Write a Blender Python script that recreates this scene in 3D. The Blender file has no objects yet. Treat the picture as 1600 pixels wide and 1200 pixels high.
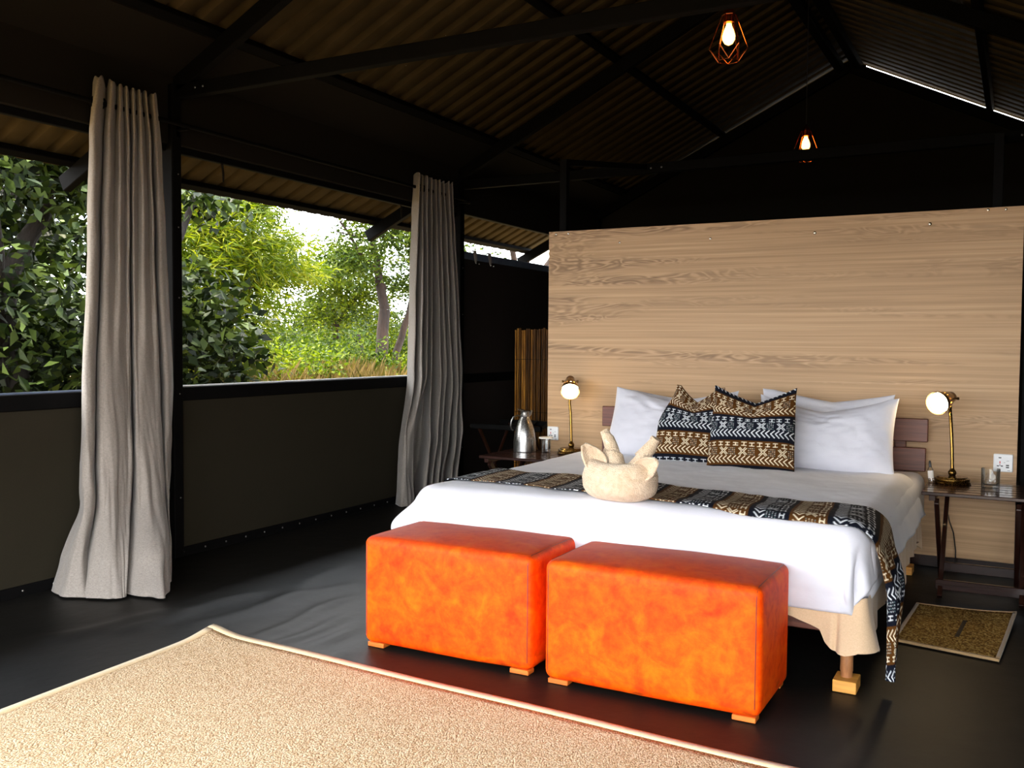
import bpy, math, random
import numpy as np
from mathutils import Matrix, Vector

SC = bpy.context.scene
COL = SC.collection
PI = math.pi
rng = np.random.default_rng(7)
random.seed(7)

# ------------------------------------------------------------------ camera
cam_d = bpy.data.cameras.new('camera')
cam_d.sensor_width = 36.0
cam_d.lens = 33.16
cam_d.clip_start = 0.02
cam_d.clip_end = 500
cam = bpy.data.objects.new('camera', cam_d)
COL.objects.link(cam)
CX, CY, CZ = 4.283, 0.0, 1.25
_yaw, _pit, _rol = math.radians(-28.2695), math.radians(-2.435), math.radians(0.41)
fw = Vector((math.sin(_yaw) * math.cos(_pit), math.cos(_yaw) * math.cos(_pit), math.sin(_pit)))
ri = Vector((math.cos(_yaw), -math.sin(_yaw), 0))
up = ri.cross(fw)
r2 = ri * math.cos(_rol) + up * math.sin(_rol)
u2 = -ri * math.sin(_rol) + up * math.cos(_rol)
mw = Matrix.Identity(4)
for i in range(3):
    mw[i][0], mw[i][1], mw[i][2] = r2[i], u2[i], -fw[i]
mw[0][3], mw[1][3], mw[2][3] = CX, CY, CZ
cam.matrix_world = mw
SC.camera = cam

# ------------------------------------------------------------------ sky, sun, exposure
SKY_STRENGTH = 19.0
SUN_STRENGTH = 14.0
SC.view_settings.view_transform = 'Standard'
SC.view_settings.look = 'None'
SC.view_settings.exposure = -0.62
SC.view_settings.gamma = 1.0
SC.view_settings.use_curve_mapping = False
SC.cycles.max_bounces = 10
SC.cycles.diffuse_bounces = 5
SC.cycles.transparent_max_bounces = 16
SC.cycles.sample_clamp_indirect = 8.0
SC.cycles.caustics_reflective = False
SC.cycles.caustics_refractive = False

world = bpy.data.worlds.new('sky')
SC.world = world
world.use_nodes = True
wn = world.node_tree.nodes
wl = world.node_tree.links
wn.clear()
w_out = wn.new('ShaderNodeOutputWorld')
w_bg = wn.new('ShaderNodeBackground')
w_tc = wn.new('ShaderNodeTexCoord')
w_mp = wn.new('ShaderNodeMapping')
w_mp.inputs['Scale'].default_value = (1, 1, 3.0)
w_no = wn.new('ShaderNodeTexNoise')
w_no.inputs['Scale'].default_value = 2.2
w_no.inputs['Detail'].default_value = 6
w_rp = wn.new('ShaderNodeValToRGB')
w_rp.color_ramp.elements[0].position = 0.36
w_rp.color_ramp.elements[0].color = (0.62, 0.74, 0.92, 1)
w_rp.color_ramp.elements[1].position = 0.56
w_rp.color_ramp.elements[1].color = (1.0, 0.985, 0.95, 1)
wl.new(w_tc.outputs['Generated'], w_mp.inputs['Vector'])
wl.new(w_mp.outputs['Vector'], w_no.inputs['Vector'])
wl.new(w_no.outputs['Fac'], w_rp.inputs['Fac'])
wl.new(w_rp.outputs['Color'], w_bg.inputs['Color'])
w_bg.inputs['Strength'].default_value = SKY_STRENGTH
wl.new(w_bg.outputs['Background'], w_out.inputs['Surface'])

sun_d = bpy.data.lights.new('sun', 'SUN')
sun_d.energy = SUN_STRENGTH
sun_d.angle = math.radians(3)
sun_d.color = (1.0, 0.90, 0.72)
sun = bpy.data.objects.new('sun', sun_d)
COL.objects.link(sun)
_sd = Vector((0.62, -0.10, -1.0))           # high hazy sun over the bush on the left
sun.rotation_euler = _sd.to_track_quat('-Z', 'Y').to_euler()


# ------------------------------------------------------------------ object helpers
def link(o, parent=None):
    COL.objects.link(o)
    if parent is not None:
        o.parent = parent
        r = parent
        while r.parent is not None:
            r = r.parent
        o.matrix_parent_inverse = Matrix.Identity(4) if parent.parent is not None or parent.type == 'MESH' \
            else Matrix.Translation(-Vector(parent.location))
    return o


def thing(name, label, cat, loc=(0, 0, 0), group=None):
    o = bpy.data.objects.new(name, None)
    o.location = loc
    o.empty_display_size = 0.1
    COL.objects.link(o)
    tag(o, label, cat, group)
    return o


def tag(o, label=None, cat=None, group=None, kind=None):
    if label: o['label'] = label
    if cat: o['category'] = cat
    if group: o['group'] = group
    if kind: o['kind'] = kind
    return o


def mk(name, VF, m, parent=None, smooth=False, kind=None):
    V, F = VF
    V = np.asarray(V, dtype=np.float32)
    me = bpy.data.meshes.new(name)
    if isinstance(F, np.ndarray):
        k = F.shape[1]
        me.vertices.add(len(V))
        me.vertices.foreach_set('co', V.ravel())
        me.loops.add(F.size)
        me.loops.foreach_set('vertex_index', F.astype(np.int32).ravel())
        me.polygons.add(len(F))
        me.polygons.foreach_set('loop_start', np.arange(0, F.size, k, dtype=np.int32))
        me.update(calc_edges=True)
    else:
        me.from_pydata([tuple(map(float, v)) for v in V], [], [tuple(map(int, f)) for f in F])
        me.update()
    if smooth:
        me.polygons.foreach_set('use_smooth', np.ones(len(me.polygons), dtype=bool))
    if smooth and not isinstance(F, np.ndarray):
        me.set_sharp_from_angle(angle=math.radians(42))
    if m is not None:
        me.materials.append(m)
    o = bpy.data.objects.new(name, me)
    link(o, parent)
    if kind: o['kind'] = kind
    return o


def struct(name, VF, m, label=None, smooth=False, kind='structure'):
    o = mk(name, VF, m, None, smooth)
    o['kind'] = kind
    if label: o['label'] = label
    return o


def sempty(name, label=None):
    o = bpy.data.objects.new(name, None)
    COL.objects.link(o)
    o['kind'] = 'structure'
    if label: o['label'] = label
    return o


def dup(root, loc, label, group=None):
    def cp(o, p):
        c = o.copy()
        COL.objects.link(c)
        if p is not None:
            c.parent = p
        for ch in list(o.children):
            cp(ch, c)
        return c
    kids = list(root.children)
    r = root.copy()
    COL.objects.link(r)
    for ch in kids:
        cp(ch, r)
    r.location = loc
    r['label'] = label
    if group: r['group'] = group
    return r


def cat(*parts):
    Vs, Fs, n = [], [], 0
    for V, F in parts:
        V = np.asarray(V, float)
        Vs.append(V)
        for f in F:
            Fs.append(tuple(int(i) + n for i in f))
        n += len(V)
    return np.vstack(Vs), Fs


def box(x0, x1, y0, y1, z0, z1, r=0.0):
    """box with chamfered edges"""
    if r <= 0:
        V = [(x, y, z) for x in (x0, x1) for y in (y0, y1) for z in (z0, z1)]
        F = [(0, 1, 3, 2), (4, 6, 7, 5), (0, 4, 5, 1), (2, 3, 7, 6), (0, 2, 6, 4), (1, 5, 7, 3)]
        return np.array(V, float), F
    V, idx = [], {}
    X, Y, Z = (x0, x1), (y0, y1), (z0, z1)
    for i in (0, 1):
        for j in (0, 1):
            for k in (0, 1):
                sx, sy, sz = (1, -1)[i], (1, -1)[j], (1, -1)[k]
                for a in range(3):
                    p = [X[i] + sx * r, Y[j] + sy * r, Z[k] + sz * r]
                    p[a] = (X, Y, Z)[a][(i, j, k)[a]]
                    idx[(i, j, k, a)] = len(V)
                    V.append(p)
    F = []
    for a in range(3):
        b, c = (a + 1) % 3, (a + 2) % 3
        for s in (0, 1):
            q = []
            for (t, w) in ((0, 0), (1, 0), (1, 1), (0, 1)):
                k = [0, 0, 0]
                k[a], k[b], k[c] = s, t, w
                q.append(idx[(k[0], k[1], k[2], a)])
            F.append(tuple(q) if s else tuple(q[::-1]))
        for t in (0, 1):
            for w in (0, 1):
                k0 = [0, 0, 0]
                k0[b], k0[c] = t, w
                k1 = list(k0)
                k1[a] = 1
                q = [idx[(*k0, b)], idx[(*k1, b)], idx[(*k1, c)], idx[(*k0, c)]]
                F.append(tuple(q) if (t != w) else tuple(q[::-1]))
    for i in (0, 1):
        for j in (0, 1):
            for k in (0, 1):
                q = [idx[(i, j, k, a)] for a in range(3)]
                F.append(tuple(q) if (i + j + k) % 2 else tuple(q[::-1]))
    return np.array(V, float), F


def bar(p0, p1, w, h, upv=(0, 0, 1), r=0.0):
    """straight bar from p0 to p1: w across, h along upv"""
    p0, p1 = Vector(p0), Vector(p1)
    d = p1 - p0
    L = d.length
    d.normalize()
    u = Vector(upv)
    s = d.cross(u)
    s.normalize()
    u = s.cross(d)
    V, F = box(-w / 2, w / 2, 0, L, -h / 2, h / 2, r)
    M = np.array([list(s), list(d), list(u)])
    return V @ M + np.array(p0), F


def tube(path, rad, n=8, cap=True, flat=None):
    P = np.asarray(path, float)
    R = np.broadcast_to(np.asarray(rad, float), (len(P),))
    T = np.gradient(P, axis=0)
    T /= np.linalg.norm(T, axis=1)[:, None] + 1e-12
    ref = np.array([0, 0, 1.0]) if abs(T[0][2]) < 0.9 else np.array([1.0, 0, 0])
    V = []
    s = np.cross(T[0], ref)
    s /= np.linalg.norm(s)
    for i in range(len(P)):
        s = s - T[i] * np.dot(s, T[i])
        s /= np.linalg.norm(s) + 1e-12
        b = np.cross(T[i], s)
        for k in range(n):
            a = 2 * PI * k / n
            V.append(P[i] + R[i] * (math.cos(a) * s + math.sin(a) * b * (flat or 1)))
    F = []
    for i in range(len(P) - 1):
        for k in range(n):
            k2 = (k + 1) % n
            F.append((i * n + k, i * n + k2, (i + 1) * n + k2, (i + 1) * n + k))
    if cap:
        F.append(tuple(range(n))[::-1])
        F.append(tuple((len(P) - 1) * n + k for k in range(n)))
    return np.array(V), F


def lathe(prof, n=24, org=(0, 0, 0), axis=(0, 0, 1), cap=True):
    """prof: list of (radius, height along axis)"""
    a = Vector(axis).normalized()
    t = Vector((1, 0, 0)) if abs(a.x) < 0.9 else Vector((0, 1, 0))
    s = a.cross(t).normalized()
    b = a.cross(s)
    A, S, B, O = (np.array(v) for v in (a, s, b, Vector(org)))
    V = []
    for r, hh in prof:
        for k in range(n):
            g = 2 * PI * k / n
            V.append(O + A * hh + r * (math.cos(g) * S + math.sin(g) * B))
    F = []
    for i in range(len(prof) - 1):
        for k in range(n):
            k2 = (k + 1) % n
            F.append((i * n + k, i * n + k2, (i + 1) * n + k2, (i + 1) * n + k))
    if cap:
        if prof[0][0] > 1e-6: F.append(tuple(range(n))[::-1])
        if prof[-1][0] > 1e-6: F.append(tuple((len(prof) - 1) * n + k for k in range(n)))
    return np.array(V), F


def dome(c, r, axis, hgt=None):
    hgt = hgt or r * 0.6
    return lathe([(r, 0), (r * 0.8, hgt * 0.6), (r * 0.4, hgt * 0.92), (0.0005, hgt)], 10, c, axis)


def grid(Pg):
    """Pg: array (nu, nv, 3)"""
    nu, nv = Pg.shape[:2]
    I = np.arange(nu * nv).reshape(nu, nv)
    F = np.stack([I[:-1, :-1], I[1:, :-1], I[1:, 1:], I[:-1, 1:]], -1).reshape(-1, 4)
    return Pg.reshape(-1, 3), F


def hash2(ix, iy, seed):
    h = (ix * 374761393 + iy * 668265263 + seed * 974711) & 0xffffffff
    h = ((h ^ (h >> 13)) * 1274126177) & 0xffffffff
    return ((h ^ (h >> 16)) & 0xffff) / 65535.0


def vnoise(x, y, seed=0):
    x, y = np.asarray(x, float), np.asarray(y, float)
    ix, iy = np.floor(x).astype(np.int64), np.floor(y).astype(np.int64)
    fx, fy = x - ix, y - iy
    fx, fy = fx * fx * (3 - 2 * fx), fy * fy * (3 - 2 * fy)
    a, b = hash2(ix, iy, seed), hash2(ix + 1, iy, seed)
    c, d = hash2(ix, iy + 1, seed), hash2(ix + 1, iy + 1, seed)
    return (a + (b - a) * fx) * (1 - fy) + (c + (d - c) * fx) * fy - 0.5


def fbm(x, y, seed=0, oct=3):
    s, a = 0, 1.0
    for o in range(oct):
        s = s + a * vnoise(x * 2 ** o + 17.3 * o, y * 2 ** o - 9.1 * o, seed + o)
        a *= 0.5
    return s


def sstep(a, b, x):
    t = np.clip((np.asarray(x, float) - a) / (b - a), 0, 1)
    return t * t * (3 - 2 * t)


# ------------------------------------------------------------------ materials
def S(r, g, b):
    """sRGB 0-255 to linear rgba"""
    f = lambda c: (c / 255 / 12.92) if c / 255 <= 0.04045 else ((c / 255 + 0.055) / 1.055) ** 2.4
    return (f(r), f(g), f(b), 1.0)


def newmat(name):
    m = bpy.data.materials.new(name)
    m.use_nodes = True
    nt = m.node_tree
    for n in list(nt.nodes):
        nt.nodes.remove(n)
    out = nt.nodes.new('ShaderNodeOutputMaterial')
    p = nt.nodes.new('ShaderNodeBsdfPrincipled')
    nt.links.new(p.outputs[0], out.inputs[0])
    return m, nt, p, out


def coords(nt, scale=(1, 1, 1), kind='Object'):
    tc = nt.nodes.new('ShaderNodeTexCoord')
    mp = nt.nodes.new('ShaderNodeMapping')
    mp.inputs['Scale'].default_value = scale
    nt.links.new(tc.outputs[kind], mp.inputs['Vector'])
    return mp.outputs['Vector']


def noise(nt, vec, scale, detail=4, rough=0.5, dist=0.0):
    n = nt.nodes.new('ShaderNodeTexNoise')
    n.inputs['Scale'].default_value = scale
    n.inputs['Detail'].default_value = detail
    n.inputs['Roughness'].default_value = rough
    n.inputs['Distortion'].default_value = dist
    nt.links.new(vec, n.inputs['Vector'])
    return n.outputs['Fac']


def ramp(nt, fac, stops):
    r = nt.nodes.new('ShaderNodeValToRGB')
    el = r.color_ramp.elements
    while len(el) < len(stops):
        el.new(0.5)
    for e, (p, c) in zip(el, stops):
        e.position = p
        e.color = c
    nt.links.new(fac, r.inputs['Fac'])
    return r.outputs['Color']


def bump(nt, p, hgt, strength, dist=0.01):
    b = nt.nodes.new('ShaderNodeBump')
    b.inputs['Strength'].default_value = strength
    b.inputs['Distance'].default_value = dist
    nt.links.new(hgt, b.inputs['Height'])
    nt.links.new(b.outputs['Normal'], p.inputs['Normal'])


def mixc(nt, fac, a, b, mode='MIX'):
    m = nt.nodes.new('ShaderNodeMix')
    m.data_type = 'RGBA'
    m.blend_type = mode
    for sock, v in ((m.inputs[0], fac), (m.inputs[6], a), (m.inputs[7], b)):
        if hasattr(v, 'is_output') or isinstance(v, bpy.types.NodeSocket):
            nt.links.new(v, sock)
        else:
            sock.default_value = v
    return m.outputs[2]


def math_(nt, op, a, b=0.0, c=0.0):
    m = nt.nodes.new('ShaderNodeMath')
    m.operation = op
    for sock, v in zip(m.inputs, (a, b, c)):
        if isinstance(v, bpy.types.NodeSocket):
            nt.links.new(v, sock)
        else:
            sock.default_value = v
    return m.outputs[0]


def simple(name, c1, c2=None, rough=0.6, metal=0.0, nscale=6, stretch=(1, 1, 1), bs=0.0, bscale=80, bdist=0.004,
           spec=0.5, coat=0.0, sheen=0.0, detail=4):
    m, nt, p, out = newmat(name)
    v = coords(nt, stretch)
    if c2 is None:
        p.inputs['Base Color'].default_value = c1
    else:
        nt.links.new(ramp(nt, noise(nt, v, nscale, detail), [(0.32, c1), (0.68, c2)]), p.inputs['Base Color'])
    p.inputs['Roughness'].default_value = rough
    p.inputs['Metallic'].default_value = metal
    p.inputs['Specular IOR Level'].default_value = spec
    p.inputs['Coat Weight'].default_value = coat
    p.inputs['Sheen Weight'].default_value = sheen
    if bs:
        bump(nt, p, noise(nt, v, bscale, 3), bs, bdist)
    return m


def emissive(name, col, strength):
    m, nt, p, out = newmat(name)
    p.inputs['Base Color'].default_value = (0.8, 0.8, 0.8, 1)
    p.inputs['Emission Color'].default_value = col
    p.inputs['Emission Strength'].default_value = strength
    return m


def fabric(name, c1, c2, weave=420, rough=0.9, bs=0.25, sheen=0.2, nscale=3, stretch=(1, 1, 1)):
    """woven cloth: two crossed bands of fine threads"""
    m, nt, p, out = newmat(name)
    v = coords(nt)
    n1 = noise(nt, coords(nt, (weave * 0.25, weave * 0.25, weave)), 1.0, 2)
    n2 = noise(nt, coords(nt, (weave, weave, weave * 0.2)), 1.0, 2)
    th = math_(nt, 'ADD', n1, n2)
    th = math_(nt, 'MULTIPLY', th, 0.5)
    big = noise(nt, coords(nt, stretch), nscale, 3)
    f = math_(nt, 'MULTIPLY_ADD', th, 0.75, math_(nt, 'MULTIPLY', big, 0.25))
    nt.links.new(ramp(nt, f, [(0.35, c1), (0.65, c2)]), p.inputs['Base Color'])
    p.inputs['Roughness'].default_value = rough
    p.inputs['Sheen Weight'].default_value = sheen
    p.inputs['Specular IOR Level'].default_value = 0.2
    bump(nt, p, th, bs, 0.002)
    return m


def cotton(name, c1, c2, rough=0.85, bs=0.12):
    m, nt, p, out = newmat(name)
    v = coords(nt)
    nt.links.new(ramp(nt, noise(nt, v, 4, 4), [(0.3, c1), (0.7, c2)]), p.inputs['Base Color'])
    p.inputs['Roughness'].default_value = rough
    p.inputs['Specular IOR Level'].default_value = 0.2
    p.inputs['Sheen Weight'].default_value = 0.15
    bump(nt, p, noise(nt, v, 14, 5, 0.6, 0.6), bs, 0.02)
    return m


def attr_cloth(name):
    m, nt, p, out = newmat(name)
    a = nt.nodes.new('ShaderNodeAttribute')
    a.attribute_name = 'print'
    v = coords(nt)
    n = noise(nt, v, 160, 2)
    nt.links.new(mixc(nt, 0.25, a.outputs['Color'], ramp(nt, n, [(0.3, (0.5, 0.5, 0.5, 1)), (0.7, (1, 1, 1, 1))]), 'MULTIPLY'),
                 p.inputs['Base Color'])
    p.inputs['Roughness'].default_value = 0.9
    p.inputs['Specular IOR Level'].default_value = 0.15
    bump(nt, p, noise(nt, v, 500, 2), 0.15, 0.002)
    return m


def leaf_mat(name, stops, trans=0.45, rough=0.55):
    m, nt, p, out = newmat(name)
    g = nt.nodes.new('ShaderNodeNewGeometry')
    v = coords(nt)
    f = math_(nt, 'MULTIPLY_ADD', noise(nt, v, 1.3, 2), 0.6, math_(nt, 'MULTIPLY', g.outputs['Random Per Island'], 0.55))
    f = math_(nt, 'SUBTRACT', f, 0.08)
    col = ramp(nt, f, stops)
    nt.links.new(col, p.inputs['Base Color'])
    p.inputs['Roughness'].default_value = rough
    p.inputs['Specular IOR Level'].default_value = 0.16
    t = nt.nodes.new('ShaderNodeBsdfTranslucent')
    nt.links.new(mixc(nt, 1.0, col, (1.0, 1.1, 0.5, 1), 'MULTIPLY'), t.inputs['Color'])
    mx = nt.nodes.new('ShaderNodeMixShader')
    mx.inputs[0].default_value = trans
    nt.links.new(p.outputs[0], mx.inputs[1])
    nt.links.new(t.outputs[0], mx.inputs[2])
    nt.links.new(mx.outputs[0], out.inputs[0])
    return m


def glass_mat(name, tint=(1, 1, 1, 1)):
    """thin clear glass: see-through with a reflecting rim"""
    m, nt, p, out = newmat(name)
    nt.nodes.remove(p)
    lw = nt.nodes.new('ShaderNodeLayerWeight')
    lw.inputs['Blend'].default_value = 0.35
    tr = nt.nodes.new('ShaderNodeBsdfTransparent')
    nt.links.new(ramp(nt, lw.outputs['Facing'], [(0.45, (0.96, 0.97, 0.97, 1)), (0.95, (0.62, 0.66, 0.66, 1))]), tr.inputs['Color'])
    gl = nt.nodes.new('ShaderNodeBsdfGlossy')
    gl.inputs['Roughness'].default_value = 0.03
    mx = nt.nodes.new('ShaderNodeMixShader')
    nt.links.new(math_(nt, 'MULTIPLY_ADD', lw.outputs['Fresnel'], 0.7, 0.03), mx.inputs[0])
    nt.links.new(tr.outputs[0], mx.inputs[1])
    nt.links.new(gl.outputs[0], mx.inputs[2])
    nt.links.new(mx.outputs[0], out.inputs[0])
    return m


def panel_mat():
    """horizontal-grain oak laminate"""
    m, nt, p, out = newmat('oak_laminate')
    big = noise(nt, coords(nt, (0.45, 1, 3.4)), 1.0, 2, 0.5, 0.4)
    grain = noise(nt, coords(nt, (0.5, 1, 62)), 1.0, 3, 0.55, 0.2)
    fine = noise(nt, coords(nt, (2.0, 1, 240)), 1.0, 2)
    streak = noise(nt, coords(nt, (0.36, 1, 5.6)), 1.0, 3, 0.55, 0.5)
    swirl = noise(nt, coords(nt, (1.9, 1, 12)), 1.0, 2, 0.5, 1.2)
    rings = math_(nt, 'SINE', math_(nt, 'MULTIPLY', swirl, 60.0))
    rings = math_(nt, 'MULTIPLY_ADD', rings, 0.5, 0.5)
    base = ramp(nt, math_(nt, 'MULTIPLY_ADD', grain, 0.7, math_(nt, 'MULTIPLY', big, 0.3)),
                [(0.30, S(164, 130, 93)), (0.52, S(187, 151, 111)), (0.72, S(204, 170, 130))])
    sm = ramp(nt, streak, [(0.49, (0, 0, 0, 1)), (0.63, (1, 1, 1, 1))])
    rm = ramp(nt, rings, [(0.0, S(96, 70, 46)), (0.5, S(150, 116, 82)), (1.0, S(196, 160, 122))])
    c = mixc(nt, math_(nt, 'MULTIPLY', sm, 0.6), base, rm)
    c = mixc(nt, 0.22, c, ramp(nt, fine, [(0.35, (0.45, 0.42, 0.4, 1)), (0.6, (1, 1, 1, 1))]), 'MULTIPLY')
    nt.links.new(c, p.inputs['Base Color'])
    p.inputs['Roughness'].default_value = 0.5
    p.inputs['Specular IOR Level'].default_value = 0.35
    bump(nt, p, grain, 0.08, 0.002)
    return m


def leather_mat():
    m, nt, p, out = newmat('orange_leather')
    v = coords(nt)
    n1 = noise(nt, v, 9, 5, 0.62, 0.8)
    n2 = noise(nt, v, 34, 4, 0.6)
    f = math_(nt, 'MULTIPLY_ADD', n2, 0.35, math_(nt, 'MULTIPLY', n1, 0.65))
    c = ramp(nt, f, [(0.34, S(208, 47, 2)), (0.5, S(236, 73, 1)), (0.66, S(244, 98, 2))])
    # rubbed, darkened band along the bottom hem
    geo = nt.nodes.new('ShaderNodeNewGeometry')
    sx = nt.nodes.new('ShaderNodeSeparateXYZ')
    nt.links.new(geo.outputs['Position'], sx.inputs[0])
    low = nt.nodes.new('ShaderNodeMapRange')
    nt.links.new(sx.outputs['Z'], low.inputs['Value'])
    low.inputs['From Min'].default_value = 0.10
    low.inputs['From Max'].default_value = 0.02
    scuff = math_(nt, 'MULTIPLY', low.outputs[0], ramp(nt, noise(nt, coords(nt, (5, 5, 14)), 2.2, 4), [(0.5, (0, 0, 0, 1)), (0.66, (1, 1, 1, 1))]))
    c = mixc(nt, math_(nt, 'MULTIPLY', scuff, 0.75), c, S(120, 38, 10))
    # brown worn smudges, plus the top's dimmer light put into the colour
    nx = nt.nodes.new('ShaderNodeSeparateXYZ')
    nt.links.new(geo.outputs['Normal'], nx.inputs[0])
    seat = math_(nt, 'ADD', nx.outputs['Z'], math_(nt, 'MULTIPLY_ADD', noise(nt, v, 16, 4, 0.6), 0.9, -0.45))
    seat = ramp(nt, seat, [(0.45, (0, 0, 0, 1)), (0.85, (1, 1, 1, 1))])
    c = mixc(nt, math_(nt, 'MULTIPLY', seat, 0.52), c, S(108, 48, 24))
    nt.links.new(c, p.inputs['Base Color'])
    p.inputs['Roughness'].default_value = 0.55
    p.inputs['Specular IOR Level'].default_value = 0.14
    vor = nt.nodes.new('ShaderNodeTexVoronoi')
    vor.inputs['Scale'].default_value = 260
    nt.links.new(v, vor.inputs['Vector'])
    bump(nt, p, math_(nt, 'MULTIPLY_ADD', vor.outputs['Distance'], 0.25, n1), 0.18, 0.004)
    return m


def sisal_mat(name, cols, sc=150, bs=0.9):
    m, nt, p, out = newmat(name)
    v = coords(nt)
    vor = nt.nodes.new('ShaderNodeTexVoronoi')
    vor.inputs['Scale'].default_value = sc
    mp = coords(nt, (1.0, 0.62, 1))
    nt.links.new(mp, vor.inputs['Vector'])
    sep = nt.nodes.new('ShaderNodeSeparateColor')
    nt.links.new(vor.outputs['Color'], sep.inputs[0])
    big = noise(nt, v, 2.5, 3)
    f = math_(nt, 'MULTIPLY_ADD', sep.outputs[0], 0.8, math_(nt, 'MULTIPLY', big, 0.2))
    c = ramp(nt, f, cols)
    dk = ramp(nt, vor.outputs['Distance'], [(0.25, (1, 1, 1, 1)), (0.75, (0.52, 0.46, 0.4, 1))])
    nt.links.new(mixc(nt, 0.9, c, dk, 'MULTIPLY'), p.inputs['Base Color'])
    p.inputs['Roughness'].default_value = 0.95
    p.inputs['Specular IOR Level'].default_value = 0.1
    bump(nt, p, math_(nt, 'SUBTRACT', 1.0, vor.outputs['Distance']), bs, 0.006)
    return m


def brushed(name, col, rough=0.28, sc=(300, 300, 2)):
    m, nt, p, out = newmat(name)
    n = noise(nt, coords(nt, sc), 1.0, 2)
    p.inputs['Base Color'].default_value = col
    p.inputs['Metallic'].default_value = 1.0
    nt.links.new(math_(nt, 'MULTIPLY_ADD', n, 0.2, rough - 0.1), p.inputs['Roughness'])
    bump(nt, p, n, 0.05, 0.001)
    return m


M = {}
M['canvas'] = fabric('dark_canvas', S(34, 30, 20), S(42, 37, 26), 500, 0.9, 0.2, 0.0)
M['canvas_black'] = fabric('black_canvas', S(20, 17, 12), S(26, 22, 16), 500, 0.9, 0.2, 0.0)
M['canvas_umber'] = fabric('umber_canvas', S(34, 28, 25), S(43, 36, 32), 500, 0.85, 0.2, 0.0)
M['steel_black'] = simple('black_painted_steel', S(8, 8, 8), S(12, 11, 11), 0.75, 0.0, 8, bs=0.05, spec=0.06)
M['rail_grey'] = simple('grey_painted_rail', S(84, 96, 118), S(104, 116, 138), 0.35, 0.0, 8)
M['ground_sheet'] = simple('black_ground_sheet', S(17, 16, 14), S(26, 24, 21), 0.5, 0.0, 3, bs=0.25, bscale=9, bdist=0.012, spec=0.2)
M['roof'] = simple('painted_roof_sheet', S(66, 57, 39), S(80, 69, 49), 0.85, 0.0, 5, bs=0.05, bscale=60, spec=0.03)
M['oak'] = panel_mat()
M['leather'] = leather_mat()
M['stitch'] = simple('dark_leather_piping', S(104, 32, 8), S(130, 42, 10), 0.5)
M['rug'] = sisal_mat('loop_pile_rug', [(0.05, S(198, 162, 120)), (0.4, S(230, 200, 160)), (0.8, S(246, 224, 190))], 210, 0.6)
M['binding'] = fabric('rug_binding', S(206, 182, 138), S(222, 200, 158), 400)
M['mat'] = sisal_mat('woven_grass_mat', [(0.1, S(122, 88, 38)), (0.5, S(178, 138, 68)), (0.85, S(208, 174, 106))], 130, 0.8)
M['mat_edge'] = fabric('mat_binding', S(150, 120, 82), S(172, 140, 98), 400)
M['mat_stain'] = simple('dark_reed', S(52, 40, 20), S(74, 56, 28), 0.95)
M['linen'] = fabric('beige_linen', S(122, 114, 107), S(155, 147, 139), 330, 0.92, 0.35, 0.2, 2.0)
M['white'] = cotton('white_cotton', S(200, 199, 207), S(213, 212, 219))
M['skirt'] = fabric('beige_skirt', S(196, 166, 132), S(214, 184, 150), 500, 0.9, 0.15)
M['print'] = attr_cloth('mudcloth_print')
M['towel'] = simple('cream_terry', S(208, 182, 150), S(228, 206, 178), 0.97, 0, 40, bs=0.8, bscale=190, bdist=0.012, spec=0.1, sheen=0.3)
M['brass'] = brushed('antique_brass', S(126, 97, 48), 0.26)
M['brass_dark'] = brushed('aged_brass', S(112, 82, 44), 0.34)
M['copper'] = simple('copper_wire', S(206, 112, 62), None, 0.25, 1.0)
M['steel'] = brushed('brushed_steel', S(168, 166, 163), 0.28, (400, 400, 1.5))
M['headboard'] = simple('reddish_brown_wood', S(84, 46, 36), S(112, 64, 48), 0.45, 0, 4, (1.2, 8, 26))
M['darkwood'] = simple('dark_stained_wood', S(30, 15, 11), S(52, 28, 21), 0.22, 0, 4, (1.2, 22, 22), coat=0.3)
M['block'] = simple('pine_block', S(196, 132, 52), S(226, 164, 74), 0.5, 0, 3, (2, 9, 22))
M['orange_wood'] = simple('orange_wood', S(190, 92, 22), S(214, 116, 36), 0.5, 0, 3, (2, 9, 22))
M['leg'] = simple('turned_bed_leg', S(140, 92, 56), S(176, 122, 78), 0.4, 0, 9, (6, 6, 2))
M['plastic'] = simple('white_plastic', S(236, 236, 236), None, 0.3)
M['plastic_dark'] = simple('dark_plastic', S(30, 30, 32), None, 0.4)
M['plastic_red'] = simple('red_plastic', S(190, 40, 30), None, 0.4)
M['glass'] = glass_mat('clear_glass')
M['paper'] = simple('white_paper', S(224, 216, 206), S(236, 230, 222), 0.8)
M['lampglow'] = emissive('warm_lamp', (1.0, 0.74, 0.40, 1), 115.0)
M['filament'] = emissive('amber_filament', (1.0, 0.52, 0.12, 1), 60.0)
M['bamboo'] = simple('dried_bamboo', S(96, 56, 12), S(158, 108, 40), 0.5, 0, 3, (24, 24, 2.2), spec=0.15)
M['bamboo_dark'] = simple('dark_bamboo', S(44, 25, 6), S(92, 58, 18), 0.5, 0, 3, (24, 24, 2.2), spec=0.12)
M['bark'] = simple('grey_brown_bark', S(24, 14, 8), S(46, 29, 17), 0.95, 0, 7, (1, 1, 0.35), bs=0.8, bscale=26, bdist=0.03)
M['bark_dark'] = simple('dark_bark', S(24, 20, 16), S(42, 34, 28), 0.95, 0, 7, (1, 1, 0.35), bs=0.8, bscale=26, bdist=0.03)
M['soil'] = simple('dry_soil', S(96, 78, 50), S(130, 110, 70), 0.95, 0, 2)
M['deck'] = simple('deck_boards', S(98, 76, 52), S(122, 96, 68), 0.6, 0, 3, (1.2, 18, 18))
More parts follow.
